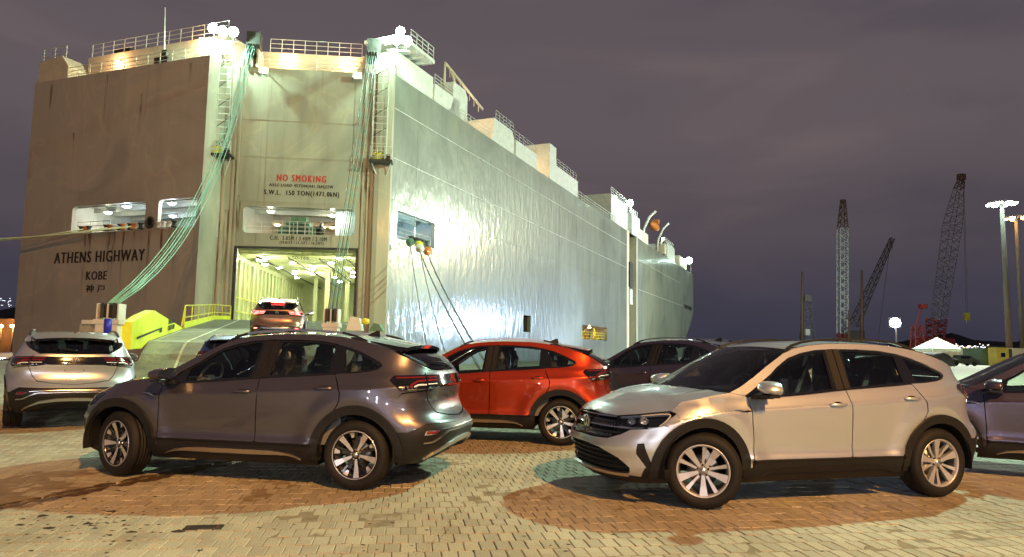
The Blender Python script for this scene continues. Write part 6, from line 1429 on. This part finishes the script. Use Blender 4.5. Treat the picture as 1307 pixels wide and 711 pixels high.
# sheds, tents, containers and kiosk at the far edge of the yard
def bx(name, label, cat, u0, u1, vt, D, dep, m, zb=.1, roof=None):
    p0, p1 = at_y(u0, 460, D), at_y(u1, 460, D); zt = at_y((u0+u1)/2, vt, D).z; mb = MB(); mb.box(((p0.x+p1.x)/2, D+dep/2, (zt+zb)/2), (p1.x-p0.x, dep, zt-zb), m); o = mb.build(name); tag(o, label, cat); return o, p0, p1, zt
o, *_ = bx('long_shed', 'long low white shed at the far side of the yard', 'shed', 1120, 1241, 444.5, 150, 12, M_TENT)
mb = MB(); p0, p1 = at_y(1120, 460, 150), at_y(1241, 460, 150)
for k in range(24): x = p0.x+(p1.x-p0.x)*k/24; mb.box((x, 149.9, 1.4), (.14, .14, 2.5), M_WHT)
mb.build('shed_rib', o)
mb = MB(); c = at_y(1196, 445, 125); hw = 2.6; e = [(c.x-hw, 122, c.z), (c.x+hw, 122, c.z), (c.x+hw, 128, c.z), (c.x-hw, 128, c.z)]; ap = at_y(1196, 430.5, 125)
mb.add(e+[(c.x, 125, ap.z)], [(0, 1, 4), (1, 2, 4), (2, 3, 4), (3, 0, 4)], M_TENT)
mb.add(e+[(x, y, z-.5) for x, y, z in e], [(0, 4, 5, 1), (1, 5, 6, 2), (2, 6, 7, 3), (3, 7, 4, 0)], M_TENT)
tr = mb.build('canvas_roof'); root = empty('peaked_tent'); tag(root, 'pale pyramid roofed tent in front of the red crane foot', 'tent'); tr.parent = root
for x, y, z in e: mb = MB(); mb.bar((x, y, .1), (x, y, z), .07, M_WHT, 6); mb.build('pole', root)
rows = []; c0 = at_y(1191, 460, 95)
for k in range(11): a = math.pi*k/10; rows.append([(c0.x+1.7*math.cos(a), y, .1+1.75*math.sin(a)) for y in (93, 97)])
mb = MB(); mb.sheet(rows, M_LATD); mb.sheet([[(x*.94+c0.x*.06, y, z*.92) for x, y, z in r_] for r_ in rows], M_LATD); tag(mb.build('arched_shelter'), 'dark arched canvas shelter in front of the white shed', 'shelter')
def yardcar(u, D, m, label):
    c = at_y(u, 460, D); root = empty('distant_pickup', (c.x, D, .1)); tag(root, label, 'car'); mb = MB(); pr = [(-2.1, .35), (2.1, .35), (2.15, .8), (1.5, .95), (.9, 1.45), (-.5, 1.5), (-.9, .98), (-2.15, .95)]
    mb.prism(pr, lambda a, b, o: (a, o, b), -.8, .8, m); mb.build('body', root, recalc=True)
    for x in (-1.3, 1.3):
        for y in (-.8, .8): w_ = MB(); w_.lathe([(0, -.1), (.33, -.1), (.33, .1), (0, .1)], M_TYRE, 14, c=(x, y, .33)); w_.build('wheel', root)
    mb = MB(); mb.box((.1, -.81, 1.2), (1.3, .03, .34), M_GLOSS); mb.build('window', root)
yardcar(1227, 100, M_DARK, 'small dark pickup parked before the white shed')
for k, (u0, u1) in enumerate(((1238, 1242.5), (1243, 1247.5), (1248, 1252))):
    o, *_ = bx('tank_container', ('pale upright container, left one of three', 'pale upright container, middle one of three', 'pale upright container, right one of three')[k], 'container', u0, u1, 444.5, 118, 2.4, M_CONTW)
bx('shipping_container', 'dark green container left of the ochre kiosk', 'container', 1255, 1272, 444.3, 112, 5, M_CONT)
o, p0, p1, zt = bx('kiosk', 'small ochre yellow kiosk with a window at the foot of the mast', 'kiosk', 1274, 1288, 443.5, 108, 2.2, M_KIOSK)
mb = MB(); mb.box(((p0.x+p1.x)/2-.05, 107.97, 1.75), (.62, .08, .72), M_GLOSS); w_ = mb.build('window', o); mb = MB(); mb.box(((p0.x+p1.x)/2, 109.1, zt+.06), (p1.x-p0.x+.4, 2.7, .12), M_DARK); mb.build('roof', o)
mb = MB(); mb.box(((p0.x+p1.x)/2-.05, 107.95, 2.15), (.78, .06, .07), M_WHT); mb.box(((p0.x+p1.x)/2-.05, 107.95, 1.36), (.78, .06, .07), M_WHT); mb.build('window_frame', w_)
bx('shipping_container', 'pale container right of the mast, cut by the edge', 'container', 1293, 1312, 444.5, 125, 5, M_CONTW)
bx('oil_drum_rack', 'dark rack between mast and pale container', 'rack', 1289.5, 1292.5, 445, 110, 1.5, M_DARK)
# hills and the lights of the town across the water
def hills(name, pts, D, m, dep=300):
    mb = MB(); top = [at_y(u, v, D) for u, v in pts]; rows = [[(p.x*.97, D-dep*.5, -2) for p in top], [tuple(p) for p in top], [(p.x, D+dep, -2) for p in top]]
    # subdivide with ragged ridge
    rg = random.Random(int(D)); n = 260; xs_ = np.linspace(top[0].x, top[-1].x, n); zs_ = np.interp(xs_, [p.x for p in top], [p.z for p in top])+np.array([rg.uniform(-1, 1)*D*.0006 for _ in range(n)])
    rows = [[(x, D-dep*.5, -2.5) for x in xs_], [(x, D-dep*.15, z*.55) for x, z in zip(xs_, zs_)], [(x, D, z) for x, z in zip(xs_, zs_)], [(x, D+dep, -2.5) for x in xs_]]
    mb.sheet(rows, m); return tag(mb.build(name), kind='structure')
hills('distant_hills', [(850, 446), (930, 441), (980, 443), (1040, 440), (1090, 436), (1130, 440), (1180, 430), (1215, 425), (1245, 434), (1290, 437), (1340, 431), (1420, 440), (1500, 445)], 2600, M_HILL)
hills('far_shore', [(-420, 420), (-200, 415), (-60, 409), (20, 392), (60, 402), (140, 412), (330, 424), (420, 432)], 1700, M_HILL)
hills('far_shore_right', [(860, 449), (950, 445), (1040, 448), (1200, 450), (1400, 455), (1600, 460)], 1300, M_HILL, 120)
def townlights(name, n, u0, u1, v0, v1, D, mats, seed, s=1.0, label=None):
    rg = random.Random(seed); mb = MB()
    for k in range(n):
        u = rg.uniform(u0, u1); v = min(v1, max(v0, rg.gauss((v0+v1)/2+1, (v1-v0)/3))); c = at_y(u, v, D*rg.uniform(.92, 1.0)); mb.box(c, (s*rg.uniform(.6, 1.8), s, s*rg.uniform(.6, 1.1)), rg.choice(mats))
    o = mb.build(name); tag(o, label, 'town lights', kind='stuff'); return o
townlights('town_lights', 90, 1213, 1263, 439, 448, 1150, [M_CITY, M_CITY, M_CITYW], 2, 1.2, 'lights of a town across the water right of the tent')
townlights('town_lights', 40, 925, 1060, 443, 449, 1150, [M_CITY, M_CITYW, M_CITYW], 3, 1.0, 'scattered lights on the far shore between ship and cranes')
townlights('town_lights', 14, 0, 14, 381, 391, 1200, [M_CITY], 4, .9, 'white lights on the hillside at the far left')
townlights('town_lights', 30, 1265, 1400, 443, 449, 1150, [M_CITY, M_CITYW], 8, 1.4, 'lights of the town beyond the right mast')
# pier with two sodium lamps left of the stern
mb = MB(); p = at_y(12, 400, 110); mb.box((p.x-14, 118, 1.0), (36, 14, 7.4), mat('pier_brick', (.24, .15, .10), .85, var=(.6, .25))); o = mb.build('harbour_shed'); tag(o, 'low brick harbour shed left of the stern', 'shed')
for k, (u, lb) in enumerate(((2, 'sodium lamp on the harbour shed nearest the left edge'), (17, 'sodium lamp on the harbour shed nearest the ship'))):
    c = at_y(u, 416, 109); mb = MB(); mb.bar((c.x, c.y, -1.5), (c.x, c.y, c.z), .09, M_LATD, 6); mb.lathe([(0, .2), (.3, .1), (.34, -.12), (0, -.22)], M_LITS, 12, axis='Z', c=(c.x, c.y-.2, c.z)); tag(mb.build('shed_lamp'), lb, 'lamp', 'lamps on the harbour shed'); light('shed_lamp_light', 'POINT', (c.x, c.y-1.0, c.z), 350, SODIUM, .3)
# white floodlights on low poles far behind the viewer (they glint in the doors)
M_LITW2 = mat('lit_led_lamp', (1, 1, 1), .5, emit=(.92, .95, 1.0), estr=90)
for k, (x, y, z) in enumerate(((-17, -33, 6.0), (-7, -36, 6.5), (6, -36, 6.5), (20, -31, 6.0))):
    mb = MB(); mb.bar((x, y, 0), (x, y, z-.3), .12, M_CONC, 8); mb.box((x, y+.2, z), (1.2, .3, .5), M_WHT); mb.add([(x-.55, y+.36, z-.2), (x+.55, y+.36, z-.2), (x+.55, y+.36, z+.2), (x-.55, y+.36, z+.2)], [(0, 1, 2, 3)], M_LITW2)
    tag(mb.build('floodlight_pole'), 'white floodlight on a low pole behind the viewer, '+('leftmost of four', 'second from the left', 'third from the left', 'rightmost of four')[k], 'floodlight', 'floodlight poles behind the viewer'); light('floodlight_pole_lamp', 'POINT', (x, y+.9, z), 4000, (.96, .95, 1.0), .16)

# two floodlights added out of sight on the quay to brighten the ship's side
for (t, k, tz, tt, pw, col, sp_, lb) in ((6.5, 12.5, 14.5, 4.5, 13000, (.86, 1.0, .84), 75, 'added floodlight on a tripod by the stern corner, hidden behind the red car'), (58, 10, 6.5, 50, 9500, (.66, .82, 1.0), 70, 'added floodlight on a tripod near the side gallery, hidden behind the far dark car')):
    p = B+dS*t+nS*k; tg = oS(tt, tz); f_ = (tg-Vector((p.x, p.y, 1.7))).normalized(); root = empty('added_floodlight', (p.x, p.y, .09)); tag(root, lb, 'floodlight', 'added floodlights on the quay')
    for j in range(3): mb = MB(); a = 2*math.pi*j/3; mb.bar((0, 0, 1.3), (.5*math.cos(a), .5*math.sin(a), 0), .03, M_DARK, 6); mb.build('leg', root)
    mb = MB(); mb.bar((0, 0, 1.2), (0, 0, 1.6), .03, M_DARK, 6); q = f_.to_track_quat('Y', 'Z').to_matrix(); mb.box((0, 0, 1.65), (.5, .14, .34), M_DARK, M=q); mb.add([tuple(q @ Vector((a, .075, b))+Vector((0, 0, 1.65))) for a, b in ((-.22, -.14), (.22, -.14), (.22, .14), (-.22, .14))], [(0, 1, 2, 3)], M_LITW); mb.build('lamp_head', root)
    light('added_floodlight_beam', 'SPOT', tuple(Vector((p.x, p.y, 1.75))+f_*.3), pw, col, .25, target=tuple(tg), spot=sp_, blend=.9)
